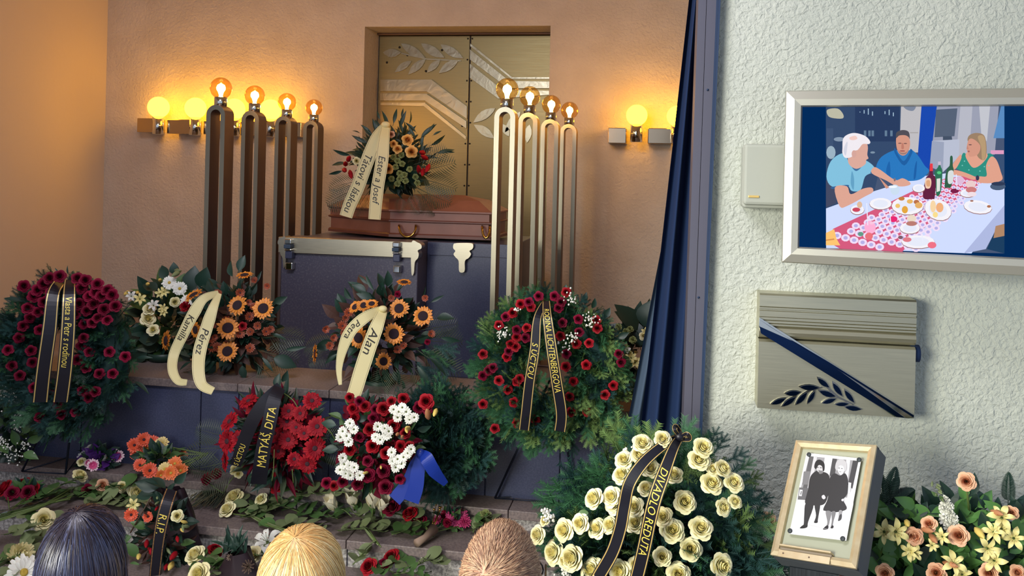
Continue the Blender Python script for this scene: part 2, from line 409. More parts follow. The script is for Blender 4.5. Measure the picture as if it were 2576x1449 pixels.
# ------------------------------------------------------------------ wall sconces with opal globes
OPAL = bpy.data.materials.new('opal_globe'); OPAL.use_nodes = True
_nt = OPAL.node_tree; _nt.nodes.remove(_nt.nodes['Principled BSDF'])
_e = _nt.nodes.new('ShaderNodeEmission'); _e.inputs[0].default_value = (1,.43,.012,1); _e.inputs[1].default_value = 17
_nt.links.new(_e.outputs[0], _nt.nodes['Material Output'].inputs[0])
SC_STEEL = mat('sconce_steel', (190,170,140), .16, 1.)
def sconce(label, plates, globes, y0):
    Yg = YB-.27
    root = thing('wall_sconce', label, 'lamp', at(globes[0], y0+62, YB), 'polished sconces on the back wall')
    for a, b, ya, yb in plates:
        p = at(a, ya, Yg+.05); q = at(b, yb, Yg+.05)
        put('mounting_bar', MB().bbox((p.x,Yg+.05,q.z),(q.x,YB,p.z),.006).mesh('mounting_bar', SC_STEEL), root)
    for gx in globes:
        gy = y0+(gx-globes[0])*.024; c = at(gx, gy, Yg); r = 26.5*mpp(gx, Yg); b = at(gx, gy+68, Yg).z; t = at(gx, gy+23, Yg).z
        s = put('socket', MB().lathe([(.045,b),(.055,b+.004),(.055,t),(.035,t+.004)],20).mesh('socket', CHROME), root, Matrix.Translation((c.x, Yg, 0)))
        put('globe', MB().sphere((0,0,0), r, 24, 16).mesh('globe', OPAL), root, Matrix.Translation(c))
sconce('polished wall sconce with four opal globes left of the metal door', [(345,384,297,333),(420,478,300,337),(512,577,303,339),(605,667,305,342),(697,757,307,345)], [399,492,590,681], 270)
sconce('polished wall sconce with opal globes half hidden behind the navy curtain', [(1530,1575,321,361),(1630,1690,322,362)], [1602,1704], 290)

# ------------------------------------------------------------------ candelabra: hoops of steel band with clear globes
GLOBE = thin_glass('amber_glass', (255,226,170), .16)
BULB = emission('lamp_filament', (255,206,128), 120)
def candelabrum(px, bulb_py, t, label, group):
    d = ray(px, HY); Y = d.y*t; f = FPX
    c = at(px, bulb_py, Y); x = c.x; ztop = c.z-.12
    root = thing('lamp_stand', label, 'lamp', (x, Y, ZP), group)
    ro, th, dep = .069, .032, .13; ri = ro-th; zc = ztop-ro
    out = [(-ro,0)]+[(-ro*math.cos(a), zc-ZP+ro*math.sin(a)) for a in [math.pi*k/20 for k in range(21)]]+[(ro,0)]
    inn = [(-ri,0)]+[(-ri*math.cos(a), zc-ZP+ri*math.sin(a)) for a in [math.pi*k/20 for k in range(21)]]+[(ri,0)]
    m = MB(); n = len(out)
    vs = [(a,0,b) for a,b in out]+[(a,0,b) for a,b in inn]+[(a,dep,b) for a,b in out]+[(a,dep,b) for a,b in inn]
    fs = []; fs2 = []
    for i in range(n-1):
        fs += [(i,i+1,n+i+1,n+i)[::-1], (2*n+i,2*n+i+1,3*n+i+1,3*n+i)]
        fs2 += [(i,i+1,2*n+i+1,2*n+i), (n+i,n+i+1,3*n+i+1,3*n+i)[::-1]]
    m.add(vs, fs, 0); m.add(vs, fs2, 1, False)
    Mt = Matrix.Translation((x, Y-dep/2, ZP))
    put('arch_band', m.mesh('arch_band', [STEEL_V, STEEL_SIDE]), root, Mt)
    put('foot_plate', MB().bbox((-.11,-.03,0),(.11,dep+.03,.015),.004).mesh('foot_plate', STEEL_SIDE), root, Mt)
    put('socket', MB().lathe([(.03,ztop-.015),(.043,ztop-.005),(.043,ztop+.055),(.036,ztop+.06)],20).mesh('socket', CHROME), root, Matrix.Translation((x,Y,0)))
    put('globe', MB().lathe([(.03,-.068)]+[(.075*math.sin(a),-.075*math.cos(a)) for a in [.42+(math.pi-.43)*k/13 for k in range(14)]],24,cap=False).mesh('globe', GLOBE), root, Matrix.Translation(c))
    put('bulb', MB().lathe([(.012,-.062),(.012,-.045),(.018,-.022),(.029,-.004),(.030,.010),(.024,.026),(.01,.035)],16).mesh('bulb', BULB), root, Matrix.Translation(c-Vector((0,0,.005))))
    return root
G1 = 'lamp stands left of the coffin'; G2 = 'lamp stands right of the coffin'
for (px, py, t, lb) in ((556,222,6.05,'tallest looking steel hoop lamp stand at the left end of the left row'),(641,240,6.58,'second steel hoop lamp stand from the left, left of the coffin'),
                    (722,257,7.2,'third steel hoop lamp stand from the left, left of the coffin'),(790,271,7.76,'steel hoop lamp stand nearest the coffin on its left side')):
    candelabrum(px, py, t, lb, G1)
for (px, py, t, lb) in ((1276,225,5.75,'steel hoop lamp stand nearest the coffin on its right side'),(1333,243,6.3,'second steel hoop lamp stand right of the coffin'),
                    (1387,263,6.9,'third steel hoop lamp stand right of the coffin'),(1433,278,7.5,'rightmost steel hoop lamp stand, beside the bare wall')):
    candelabrum(px, py, t, lb, G2)

# ------------------------------------------------------------------ granite catafalque
YC = 6.0
cat = thing('catafalque', 'polished grey granite catafalque with a steel rail under the coffin', 'catafalque', at(880,960,YC)*1)
cx0, cx1 = at(708,620,YC).x, at(1052,620,YC).x; ztp = at(880,604,YC).z
put('front_slab', MB().bbox((cx0,YC,ZP),(cx1,YC+.26,ztp),.006).mesh('front_slab', GRANITE), cat)
YS = 6.24
sx1 = at(1292,620,YS).x; zs = at(1150,612,YS).z
put('side_slab', MB().bbox((cx1+.0,YS,ZP),(sx1,YS+1.0,zs),.006).bbox((cx0+.02,YC+.265,ZP),(cx1,YS+1.0,zs),.004).mesh('side_slab', GRANITE_D), cat)
put('edge_strip', MB().bbox((cx0-.025,YC+.005,ZP),(cx0-.003,YC+.07,ztp-.02),.003).mesh('edge_strip', STEEL_SIDE), cat)
put('steel_rail', MB().bbox((cx0-.012,YC-.03,at(880,642,YC).z),(cx1+.01,YC+.02,ztp+.006),.004).mesh('steel_rail', STEEL), cat)
put('side_rail', MB().bbox((cx1+.02,YS-.012,at(1150,644,YS).z),(sx1,YS+.02,zs+.004),.003).mesh('side_rail', GRANITE_D), cat)
cz = lambda x, y: (680+x/3.15, 260+y/3.15)
def cpart(name, pts, Y, th, m, smooth=True):
    P = [at(*cz(x,y), Y) for x,y in pts]
    if smooth: P = spline(P, 4, True)
    return put(name, MB().prism(P, (0,th,0)).mesh(name, m), cat)
cpart('end_bracket', [(122,1066),(85,1066),(62,1085),(60,1115),(85,1135),(78,1150),(75,1172),(82,1200),(98,1230),(105,1300),(112,1300),(122,1240)], YC-.035, .09, STEEL)
cpart('end_bracket', [(1118,1104),(1170,1104),(1196,1122),(1196,1150),(1168,1166),(1176,1195),(1168,1228),(1145,1260),(1137,1345),(1118,1345)], YC-.035, .09, STEEL)
cpart('corner_bracket', [(1470,1108),(1590,1108),(1608,1130),(1600,1155),(1578,1170),(1590,1195),(1572,1225),(1542,1250),(1538,1332),(1497,1332),(1492,1250),(1470,1222),(1452,1195),(1466,1170),(1450,1150),(1450,1125)], YS-.05, .045, STEEL)
for x0, dx in ((730,0),(1000,8)):
    for ya, yb, m, pr in ((600,613,CHROME,.05),(613,624,NAVY2,.06),(624,630,CHROME,.05),(630,650,GRANITE_D,.035),(659,678,CHROME,.03)):
        p = at(x0-8, ya+dx, YC-.03); q = at(x0+9, yb+dx, YC-.03)
        put('clip', MB().bbox((p.x,YC-.03-pr,q.z),(q.x,YC-.005,p.z),.006).mesh('clip', m), cat)

# ------------------------------------------------------------------ coffin
YK = 6.4
A = at(829,560,YK+.35); C0 = at(980,560,YK-.02); D = at(1232,560,YK); 
plan = [A.xy, C0.xy, D.xy, (D.xy+Vector((.02,.6))), (A.xy+Vector((.05,.55)))]
cen = sum((Vector(p) for p in plan), Vector((0,0)))/len(plan)
zz = lambda y: at(980, y, YK-.02).z
cof = thing('coffin', 'reddish wooden coffin with hipped lid and brass handles on the granite catafalque', 'coffin', (cen.x, cen.y, ztp))
def loft(levels):
    m = MB(); n = len(plan); vs = []
    for z, ins in levels:
        for p in plan:
            v = Vector(p)-cen; vs.append((*(cen+v*(1-ins/v.length)), z))
    fs = [(j*n+i, j*n+(i+1)%n, (j+1)*n+(i+1)%n, (j+1)*n+i) for j in range(len(levels)-1) for i in range(n)]
    fs += [tuple(range(n))[::-1], tuple((len(levels)-1)*n+i for i in range(n))]
    return m.add(vs, fs)
zb = ztp+.005
put('coffin_base', loft([(zb,-.01),(zb+.02,-.01),(zb+.03,.0)]).mesh('coffin_base', WOOD_EDGE), cof)
put('coffin_body', loft([(zb+.03,.012),(zz(558),.012)]).mesh('coffin_body', WOOD), cof)
put('rim_moulding', loft([(zz(558),.008),(zz(556),-.012),(zz(553),-.012),(zz(551),.002)]).mesh('rim_moulding', WOOD_EDGE), cof)
lid = loft([(zz(551),.006),(zz(533),.006),(zz(531),-.016),(zz(527),-.016)]); put('lid_side', lid.mesh('lid_side', WOOD), cof)
# hipped lid top with a ridge
n = len(plan); base = []
for p in plan:
    v = Vector(p)-cen; base.append(Vector((*(cen+v*(1+.016/v.length)), zz(527))))
r0 = at(955,487,YK+.28); r1 = at(1168,491,YK+.3); mid0 = [b*1 for b in base]
m = MB(); k = .45
sh = [b.lerp(r0 if i in (0,4) else (r0.lerp(r1,.12) if i == 1 else r1), k)+Vector((0,0,.028)) for i, b in enumerate(base)]
vs = base+sh+[r0, r1]
fs = [(i,(i+1)%5,5+(i+1)%5,5+i) for i in range(5)]+[(9,5,10),(5,6,10),(6,7,11,10),(7,8,11),(8,9,10,11)]
put('lid_top', m.add(vs, fs).mesh('lid_top', WOOD), cof)
for hx0, hx1, yy in ((1004,1046,578),(1213,1232,581)):
    pts = []
    for kk in range(13):
        a = math.pi*kk/12; px = (hx0+hx1)/2-math.cos(a)*(hx1-hx0)/2; py = yy-8+math.sin(a)*26
        pts.append(at(px, py, YK-.05-.03*math.sin(a)))
    hd = put('handle', MB().tube([at(hx0,yy-12,YK)]+pts+[at(hx1,yy-12,YK)], .009, 8).mesh('handle', BRASS), cof)
e = at(904,503,YK+.02)
put('emblem', MB().bbox((-.006,-.004,-.035),(.006,.004,.035),.002).bbox((-.02,-.004,.004),(.02,.004,.016),.002).mesh('emblem', BRASS), cof, Matrix.Translation(e))
# ------------------------------------------------------------------ flower and leaf shapes (unit size, facing +Z)
def rose_mesh(name, m_out, m_in, openness=.5, seed=0, cup=1.0):
    r = random.Random(seed); m = MB()
    # (throat radius, rim radius, rim height, petals, outward roll of the rim, inner colour)
    o = openness
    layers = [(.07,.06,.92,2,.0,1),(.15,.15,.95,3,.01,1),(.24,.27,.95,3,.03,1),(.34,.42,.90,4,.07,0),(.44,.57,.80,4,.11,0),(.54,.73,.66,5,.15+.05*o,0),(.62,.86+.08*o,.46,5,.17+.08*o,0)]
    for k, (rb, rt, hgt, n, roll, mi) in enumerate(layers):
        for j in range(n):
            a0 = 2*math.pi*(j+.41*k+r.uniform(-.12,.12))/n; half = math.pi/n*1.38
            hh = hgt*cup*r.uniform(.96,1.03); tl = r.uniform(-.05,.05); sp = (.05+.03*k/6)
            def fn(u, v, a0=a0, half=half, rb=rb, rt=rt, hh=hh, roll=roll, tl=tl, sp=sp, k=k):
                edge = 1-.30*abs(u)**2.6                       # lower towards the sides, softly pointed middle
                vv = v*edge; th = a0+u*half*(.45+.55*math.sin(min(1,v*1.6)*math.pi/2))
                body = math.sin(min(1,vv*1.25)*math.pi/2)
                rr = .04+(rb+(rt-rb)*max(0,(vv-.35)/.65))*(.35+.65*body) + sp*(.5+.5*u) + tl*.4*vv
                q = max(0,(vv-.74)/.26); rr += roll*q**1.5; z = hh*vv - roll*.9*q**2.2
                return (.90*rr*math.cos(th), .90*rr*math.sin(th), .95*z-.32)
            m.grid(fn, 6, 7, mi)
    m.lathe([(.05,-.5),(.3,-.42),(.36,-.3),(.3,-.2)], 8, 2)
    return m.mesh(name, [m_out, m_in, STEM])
def ray_flower(name, petals, m_pet, m_disc, disc_r, disc_h=.14, bumps=False, m2=None):
    """petals: rings of (count, length, width, lift, droop, start radius, pointed)"""
    m = MB()
    for ri, (n, L, wd, lift, droop, r0, pt) in enumerate(petals):
        for j in range(n):
            a = 2*math.pi*(j+.5*ri)/n+random.uniform(-.06,.06); L2 = L*random.uniform(.88,1.08); l2 = lift+random.uniform(-.06,.06)
            def fn(u, v, a=a, L2=L2, l2=l2):
                wv = wd*(math.sin(math.pi*min(1,(v*.9+.1)))**.6 if pt else (math.sin(math.pi*min(.82,v*.78+.08)))**.5)*(1 if v < .99 else (.08 if pt else .75))
                x = u*wv; y = r0+(L2-r0)*v; z = l2*v - droop*v*v + .25*wv*u*u
                return (x*math.cos(a)-y*math.sin(a), x*math.sin(a)+y*math.cos(a), z)
            m.grid(fn, 2, 4, 2 if (m2 and ri) else 0)
    m.lathe([(disc_r,-.06),(disc_r,.02),(disc_r*.85,disc_h*.8),(disc_r*.5,disc_h),(disc_r*.12,disc_h*.75)], 14, 1)
    m.lathe([(.06,-.25),(.16,-.14),(.3,-.05)], 8, 3)
    return m.mesh(name, [m_pet, m_disc, m2 or m_pet, STEM])
def lily_mesh(name, m_pet, open_=1.0):
    m = MB()
    for j in range(6):
        a = math.pi*j/3+random.uniform(-.08,.08); L = 1.0 if j%2 else .92; wd = .24 if j%2 else .18; z0 = -.02 if j%2 else .02
        def fn(u, v, a=a, L=L, wd=wd, z0=z0):
            wv = wd*math.sin(math.pi*min(1,.08+.92*v))**.8+.004
            y = .1+L*v*.95*(.3+.7*min(1,open_)); z = z0+ (1.2-open_)*v + .35*open_*math.sin(v*2.2) - .42*open_*v**3 + .35*wv*abs(u)
            x = u*wv
            return (x*math.cos(a)-y*math.sin(a), x*math.sin(a)+y*math.cos(a), z-.1)
        m.grid(fn, 2, 6, 0)
    for j in range(6):
        a = math.pi*j/3+.4; tip = Vector((.28*math.cos(a), .28*math.sin(a), .5))
        m.tube([(0,0,-.05),(tip.x*.5,tip.y*.5,.28),tip], .012, 4, 2)
        m.sphere(tip, (.04,.025,.025), 6, 4, 1)
    m.tube([(0,0,-.4),(0,0,-.05)], [.05,.1], 6, 2)
    return m.mesh(name, [m_pet, mat('stamen', (150,80,36), .7), STEM])
def mum_mesh(name, m_pet, rings=6, n0=10, ruff=0):
    m = MB()
    for k in range(rings):
        el = math.radians(8+ k*78/(rings-1)) ; n = max(5, int(n0*math.cos(el)*1.6)); L = 1.0 if k else .95
        for j in range(n):
            a = 2*math.pi*(j+.5*(k%2))/n+random.uniform(-.1,.1); e2 = el+random.uniform(-.08,.08); l2 = L*random.uniform(.88,1.04)
            def fn(u, v, a=a, e2=e2, l2=l2):
                wv = (.12 if not ruff else .26)*(v**.5)*(1-.5*max(0,v-.7)/.3*(0 if ruff else 1)); rr = l2*v
                e = e2+.5*max(0,v-.6)+(ruff*.15*math.sin(u*6+v*5))
                y = rr*math.cos(e); z = rr*math.sin(e); x = u*wv
                return (x*math.cos(a)-y*math.sin(a), x*math.sin(a)+y*math.cos(a), z-.35)
            m.grid(fn, 2 if ruff else 1, 4, 0)
    m.lathe([(.08,-.6),(.3,-.42),(.25,-.3)], 8, 1)
    return m.mesh(name, [m_pet, STEM])
def leaf_geo(L=1., wd=.28, fold=.12, bend=.25, round_=False, nv=6):
    m = MB()
    def fn(u, v):
        wv = wd*(math.sin(math.pi*(.03+.97*v))**(.55 if round_ else .9))*(1 if round_ else (1.25-.5*v))
        return (u*wv, L*v, fold*abs(u)*wv/wd - bend*v*v)
    m.grid(fn, 2, nv, 0); m.tube([(0,-.18,0),(0,0,0)], .012, 4, 0)
    return m
def proto(mb): return (mb.v, mb.f, mb.mi)
LEAFG = leaf_geo(); LEAFR = leaf_geo(1,.42,.08,.18,True); LEAFN = leaf_geo(1,.12,.05,.3); LEAFW = leaf_geo(1,.4,.1,.3)
ME_LEAF = LEAFG.mesh('leaf', LEAF); ME_LEAFD = LEAFG.mesh('leaf', LEAF_D); ME_ROUND = LEAFR.mesh('leaf', LEAF_E); ME_ROSELEAF = LEAFR.mesh('leaf', LEAF)
ME_NARROW = LEAFN.mesh('leaf', LEAF_D); ME_WIDED = LEAFW.mesh('leaf', LEAF_D)
def frond_geo(n=16, L=1., wl=.42, wd=.022, droop=.35, taper=True, up=.15, broad=1.0):
    """rachis along +Y with paired leaflets"""
    m = MB(); f = lambda t: Vector((0, L*t, up*t-droop*t*t))
    m.tube([f(i/8) for i in range(9)], [.012*(1-.7*i/8) for i in range(9)], 4, 0)
    for i in range(1, n+1):
        t = .12+.86*i/n; p = f(t); ln = wl*(math.sin(math.pi*min(1,(.25+.75*t)))**.7+.08) if taper else wl
        for sgn in (-1, 1):
            d = Vector((sgn*.85, .55, -.12+random.uniform(-.05,.05))).normalized(); s = d.cross(Vector((0,0,1))).normalized()
            w2 = wd*broad
            m.add([p, p+d*ln*.4+s*w2, p+d*ln+Vector((0,0,-ln*.18)), p+d*ln*.4-s*w2], [(0,1,2,3)], 0)
    return m
PALM = frond_geo(14,1,.5,.011,.35); FERN = frond_geo(18,1,.24,.045,.25)
ME_PALM = PALM.mesh('frond', LEAF_P); ME_FERN = FERN.mesh('frond', LEAF_D)
def sprig_geo(n=34, L=1.):
    """fir twig along +Y"""
    m = MB(); r = random.Random(3)
    for br, (o, d, l) in enumerate([((0,0,0),(0,1,0),1.),((0,.25,0),(.62,.75,.05),.5),((0,.3,0),(-.62,.75,.05),.5),((0,.55,0),(.55,.8,.0),.38),((0,.55,0),(-.55,.8,0),.38)]):
        o = Vector(o)*L; d = Vector(d).normalized()*l*L
        m.tube([o, o+d], [.014,.006], 3, 0)
        x = d.normalized().cross(Vector((0,0,1))).normalized()
        k = int(n*l)
        for i in range(k):
            p = o+d*((i+.5)/k)
            for sgn in (-1,1):
                nd = (x*sgn*.75+d.normalized()*.6+Vector((0,0,r.uniform(-.25,.4)))).normalized(); ln = .17*L*(1-.4*i/k)
                s = Vector((0,0,1)).cross(nd).normalized()*.012*L
                m.add([p+s, p+nd*ln, p-s], [(0,1,2)], 0)
    return m
SPRIG = sprig_geo()
ME_SPRIG = [SPRIG.mesh('fir_sprig', FIR), SPRIG.mesh('fir_sprig', FIR_L), SPRIG.mesh('fir_sprig', FIR_D)]
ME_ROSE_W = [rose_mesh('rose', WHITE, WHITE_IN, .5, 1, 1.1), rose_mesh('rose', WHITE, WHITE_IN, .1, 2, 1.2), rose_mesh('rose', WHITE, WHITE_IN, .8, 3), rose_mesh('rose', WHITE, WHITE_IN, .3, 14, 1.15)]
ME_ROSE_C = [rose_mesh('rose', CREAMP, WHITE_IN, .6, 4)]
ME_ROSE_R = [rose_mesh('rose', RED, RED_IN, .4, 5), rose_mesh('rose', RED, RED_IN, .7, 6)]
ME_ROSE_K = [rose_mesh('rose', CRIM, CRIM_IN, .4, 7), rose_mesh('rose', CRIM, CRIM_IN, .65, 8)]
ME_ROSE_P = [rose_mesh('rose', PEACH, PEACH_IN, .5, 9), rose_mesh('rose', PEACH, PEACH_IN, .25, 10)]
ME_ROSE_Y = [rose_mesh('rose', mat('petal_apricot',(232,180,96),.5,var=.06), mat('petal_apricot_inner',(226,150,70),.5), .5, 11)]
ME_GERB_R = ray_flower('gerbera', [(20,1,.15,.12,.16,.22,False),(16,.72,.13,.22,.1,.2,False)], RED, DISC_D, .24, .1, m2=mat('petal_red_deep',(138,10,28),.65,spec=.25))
ME_GERB_O = ray_flower('gerbera', [(18,1,.16,.2,.1,.2,False),(14,.7,.14,.34,.1,.18,False)], ORANGE, DISC_Y, .2)
ME_GERB_OR = ray_flower('gerbera', [(18,1,.16,.2,.1,.2,False),(14,.7,.14,.34,.1,.18,False)], mat('petal_coral',(224,88,52),.5,var=.08), DISC_D, .2)
ME_GERB_Y = ray_flower('gerbera', [(18,1,.16,.25,.1,.2,False),(14,.7,.14,.4,.1,.18,False)], mat('petal_pale_yellow',(234,208,136),.5,var=.05), DISC_Y, .2)
ME_GERB_W = ray_flower('gerbera', [(20,1,.15,.12,.12,.22,False),(16,.72,.13,.2,.1,.2,False)], PUREW, DISC_Y, .22)
ME_GERB_P = ray_flower('pink_flower', [(22,1,.13,.2,.12,.2,False),(16,.72,.13,.32,.1,.2,False)], PINK, DISC_D, .24)
ME_GERB_PW = ray_flower('pale_flower', [(16,1,.17,.25,.1,.2,False),(10,.66,.15,.4,.1,.18,False)], PINKW, PINK, .22, m2=PINK)
ME_SUN = ray_flower('sunflower', [(20,1,.14,.1,.14,.42,True),(16,.86,.12,.24,.12,.42,True)], SUNP, SUND, .5, .13)
ME_DAISY = ray_flower('daisy', [(13,1,.19,.1,.08,.2,False),(9,.72,.16,.2,.06,.18,False)], PUREW, DISC_G, .2, .14)
ME_LILY = lily_mesh('lily', LILY); ME_LILYW = lily_mesh('lily', PUREW); ME_LILYC = lily_mesh('lily', PUREW, .35)
def cup_lily(name, m_pet):
    m = MB()
    for j in range(6):
        a = math.pi*j/3+random.uniform(-.12,.12); L = random.uniform(.95,1.15); o_ = .16 if j%2 else .06
        def fn(u, v, a=a, L=L, o_=o_):
            wv = .36*math.sin(math.pi*min(1,.1+.9*v))**.7+.004
            y = .06+.24*math.sin(min(1,v*1.6)*math.pi/2)+o_*v+.3*max(0,v-.75)*(1 if j%2 else 0); z = L*v*1.15-.3; x = u*wv; y -= .45*wv*u*u
            return (x*math.cos(a)-y*math.sin(a), x*math.sin(a)+y*math.cos(a), z)
        m.grid(fn, 4, 6, 0)
    m.tube([(0,0,-.7),(0,0,-.28)], [.05,.1], 6, 1)
    return m.mesh(name, [m_pet, STEM])
ME_CUPLILY = cup_lily('lily', mat('petal_lily_white', (246,238,212), .5, var=.04))
ME_MUM_W = mum_mesh('chrysanthemum', CREAMP, 7, 12); ME_MUM_P = mum_mesh('pink_flower', PINK, 5, 10)
ME_RUFF_W = mum_mesh('stock_floret', PUREW, 3, 5, 1); ME_CARN_R = mum_mesh('carnation', CRIM, 4, 6, 1); ME_CARN_RR = mum_mesh('carnation', RED, 4, 6, 1)
ME_CARN_G = mum_mesh('green_bloom', mat('petal_green',(150,158,98),.6,var=.1), 4, 6, 1)
def bud_geo():
    m = MB(); m.lathe([(.02,-.15),(.1,0),(.19,.3),(.17,.6),(.08,.88),(.01,1.)], 6, 0); return m
ME_BUD_Y = bud_geo().mesh('lily_bud', YELLOW); ME_BUD_O = bud_geo().mesh('lily_bud', BUD_O); ME_BUD_G = bud_geo().mesh('lily_bud', LEAF_E)
ME_TULIP = bud_geo().mesh('red_bloom', RED)

# ------------------------------------------------------------------ arrangement helpers
CAMD = lambda p: (EYE-Vector(p)).normalized()
def bloom(root, name, me, px, py, size_px, Y, n=None, jit=.3, elong=1.):
    p = at(px, py, Y); s = size_px*.5*mpp(px, Y)
    n = (CAMD(p)+Vector((R(-jit,jit), R(-.1,.1), R(-jit,jit)+.12))) if n is None else Vector(n)
    if isinstance(me, list): me = random.choice(me)
    return put(name, me, root, facing(p, n, s, R(0,6.28)))
def leafset(root, me, spots, Y, name='leaf'):
    """spots: (px, py, angle in the picture, length px)"""
    for (px, py, ang, lp) in spots:
        p = at(px, py, Y); L = lp*mpp(px, Y); a = math.radians(ang)
        d = R0*math.cos(a)+U0*math.sin(a)+Vector((0,R(-.35,.1),0))
        mm = random.choice(me) if isinstance(me, list) else me
        put(name, mm, root, along(p, d, L, R(-.6,.6), CAMD(p)+Vector((R(-.4,.4),0,R(-.2,.5)))))
def foliage(root, name, pr, mats, c, radii, n, size, outward=1.):
    """dense joined greenery around c, pointing outwards"""
    Ms = []
    for _ in range(n):
        v = Vector((random.gauss(0,1), random.gauss(0,1), random.gauss(0,1))).normalized(); q = R(.35,.95)
        p = Vector(c)+Vector((v.x*radii[0]*q, v.y*radii[1]*q, v.z*radii[2]*q))
        d = v*outward+Vector((R(-.5,.5),R(-.5,.2),R(-.3,.6)))
        Ms.append(along(p, d, size*R(.6,1.2), R(-1,1), CAMD(p)+Vector((R(-.6,.6),0,R(-.3,.6)))))
    k = max(1, len(Ms)//len(mats))
    # one joined mesh, shades of green mixed twig by twig
    pv, pf, pm = pr; V=[]; F=[]; MI=[]
    pvn = np.array([tuple(x) for x in pv], float); nn = len(pvn)
    for i, M in enumerate(Ms):
        V.append(pvn @ np.array(M.to_3x3()).T + np.array(M.translation)); F += [tuple(j+i*nn for j in f) for f in pf]; MI += [i % len(mats)]*len(pf)
    me = bpy.data.meshes.new(name); me.from_pydata(np.concatenate(V).tolist(), [], F)
    for m in mats: me.materials.append(m)
    me.polygons.foreach_set('material_index', MI); me.update()
    return put(name, me, root, kind='stuff')
def ribbon(root, pts, wpx, mats, edge=True, text=None, s0=.25, th=.62, up=False, lab=None, letter=None, F=None, stretch=1., name='ribbon', lift=.002):
    """pts: (px, py, Y) centre line; mats: (cloth, edge); lettering follows the band"""
    P = spline([at(*p) for p in pts], 8); n = len(P); cols = [-.5,-.44,-.37,0,.37,.44,.5] if edge else [-.5,-.43,-.41,0,.41,.43,.5]
    wd = (wpx if isinstance(wpx, (list,tuple)) else [wpx]*2); Ymid = pts[len(pts)//2][2]; k = mpp(pts[0][0], Ymid)
    S = [0.]
    for a, b in zip(P, P[1:]): S.append(S[-1]+(b-a).length)
    fr = []
    for i, p in enumerate(P):
        T = (P[min(i+1,n-1)]-P[max(i-1,0)]).normalized(); Fd = (Vector(F) if F else CAMD(p)*1); w_ = Fd.cross(T).normalized(); N = T.cross(w_).normalized()
        t = i/(n-1); j = t*(len(wd)-1); a = int(min(j, len(wd)-2)); ww = (wd[a]+(wd[a+1]-wd[a])*(j-a))*k
        fr.append((p, T, w_, N, ww))
    m = MB(); c = len(cols)
    for sgn, off in ((1,0),(-1,-.0015)):
        vs = [p+w_*ww*q+N*(off+.006*math.sin(S[i]*9)*(1-4*q*q)*0) for i,(p,T,w_,N,ww) in enumerate(fr) for q in cols]
        for i in range(n-1):
            for q in range(c-1):
                f = (i*c+q, i*c+q+1, (i+1)*c+q+1, (i+1)*c+q)
                mi = 1 if q in (1,c-3) else 0
                m.add([vs[x] for x in f], [(0,1,2,3) if sgn < 0 else (3,2,1,0)], mi, True)
    o = put(name, m.mesh(name, list(mats)), root, label=lab)
    if text:
        tv, tf = text_mesh(text); xs = [v[0] for v in tv]; x0 = min(xs)
        def place(v):
            ln = (v[0]-x0); ww0 = fr[n//2][4]; sc = ww0*th/.72
            s = S[-1]*s0 + (-1 if up else 1)*ln*sc*stretch; s = max(0, min(S[-1]*.999, s))
            i = 0
            while i < n-2 and S[i+1] < s: i += 1
            f = (s-S[i])/max(1e-6, S[i+1]-S[i]); a, b = fr[i], fr[i+1]
            p = a[0].lerp(b[0], f); w_ = a[2].lerp(b[2], f).normalized(); N = a[3].lerp(b[3], f).normalized()
            y = (v[1]-.36)*sc*(a[4]/ww0)
            return p + w_*(y if not up else -y) + N*lift
        me = bpy.data.meshes.new('lettering'); me.from_pydata([tuple(place(v)) for v in tv], [], tf); me.materials.append(letter or INK); me.update()
        put('lettering', me, o)
    return o
def fan_fronds(root, me, c, spots, Y, name='frond'):
    leafset(root, me, spots, Y, name)
# ------------------------------------------------------------------ television on the front wall
def frame_at(p00, xdir, ydir):
    x = Vector(xdir).normalized(); z = x.cross(Vector(ydir)).normalized(); y = z.cross(x)
    return Matrix.Translation(p00) @ Matrix((x, y, z)).transposed().to_4x4()
TVF = mat('tv_bezel', (182,180,166), .38, .55)
tvA = at(1966,660,3.10); tvB = at(2576,680,2.965); tvC = at(1968,228,3.10)
tvX = (Vector((tvB.x,tvB.y,0))-Vector((tvA.x,tvA.y,0))).normalized()
TM = frame_at(tvA, tvX, (0,0,1)); TH = (tvC.z-tvA.z); TW = .958
tvn = TM.to_3x3() @ Vector((0,0,1))
tv = thing('television', 'wall television in a brushed silver frame showing three people at a dinner table', 'television', TM @ Vector((TW/2,0,0)))
def mitre(w, h, b, d, prof):
    """four mitred frame sides; prof = (inset 0..1, height) points across the moulding"""
    out = []
    cs = [(0,0),(w,0),(w,h),(0,h)]; sg = [(1,1),(-1,1),(-1,-1),(1,-1)]
    for i in range(4):
        j = (i+1)%4; m = MB(); vs = []
        for (t, z) in prof:
            for q in (i, j): vs.append((cs[q][0]+sg[q][0]*b*t, cs[q][1]+sg[q][1]*b*t, z))
        k = len(prof); fs = [(2*a, 2*a+1, 2*((a+1)%k)+1, 2*((a+1)%k)) for a in range(k)]
        fs += [tuple(2*a for a in range(k))[::-1], tuple(2*a+1 for a in range(k))]
        out.append(m.add(vs, fs))
    return out
tb = .056
for m_ in mitre(TW, TH, tb, .05, [(0,-.04),(0,.0),(.06,.008),(.55,.016),(.92,.014),(1,.004),(1,-.04)]):
    put('bezel_side', m_.mesh('bezel_side', TVF), tv, TM)
put('back_casing', MB().bbox((.01,.01,-.075),(TW-.01,TH-.01,-.03),.01).mesh('back_casing', mat('tv_casing',(70,74,80),.5)), tv, TM)
put('wall_bracket', MB().box((TW/2-.12,TH/2-.1,-.33),(TW/2+.12,TH/2+.1,-.07)).mesh('wall_bracket', mat('tv_casing',(70,74,80),.5)), tv, TM)
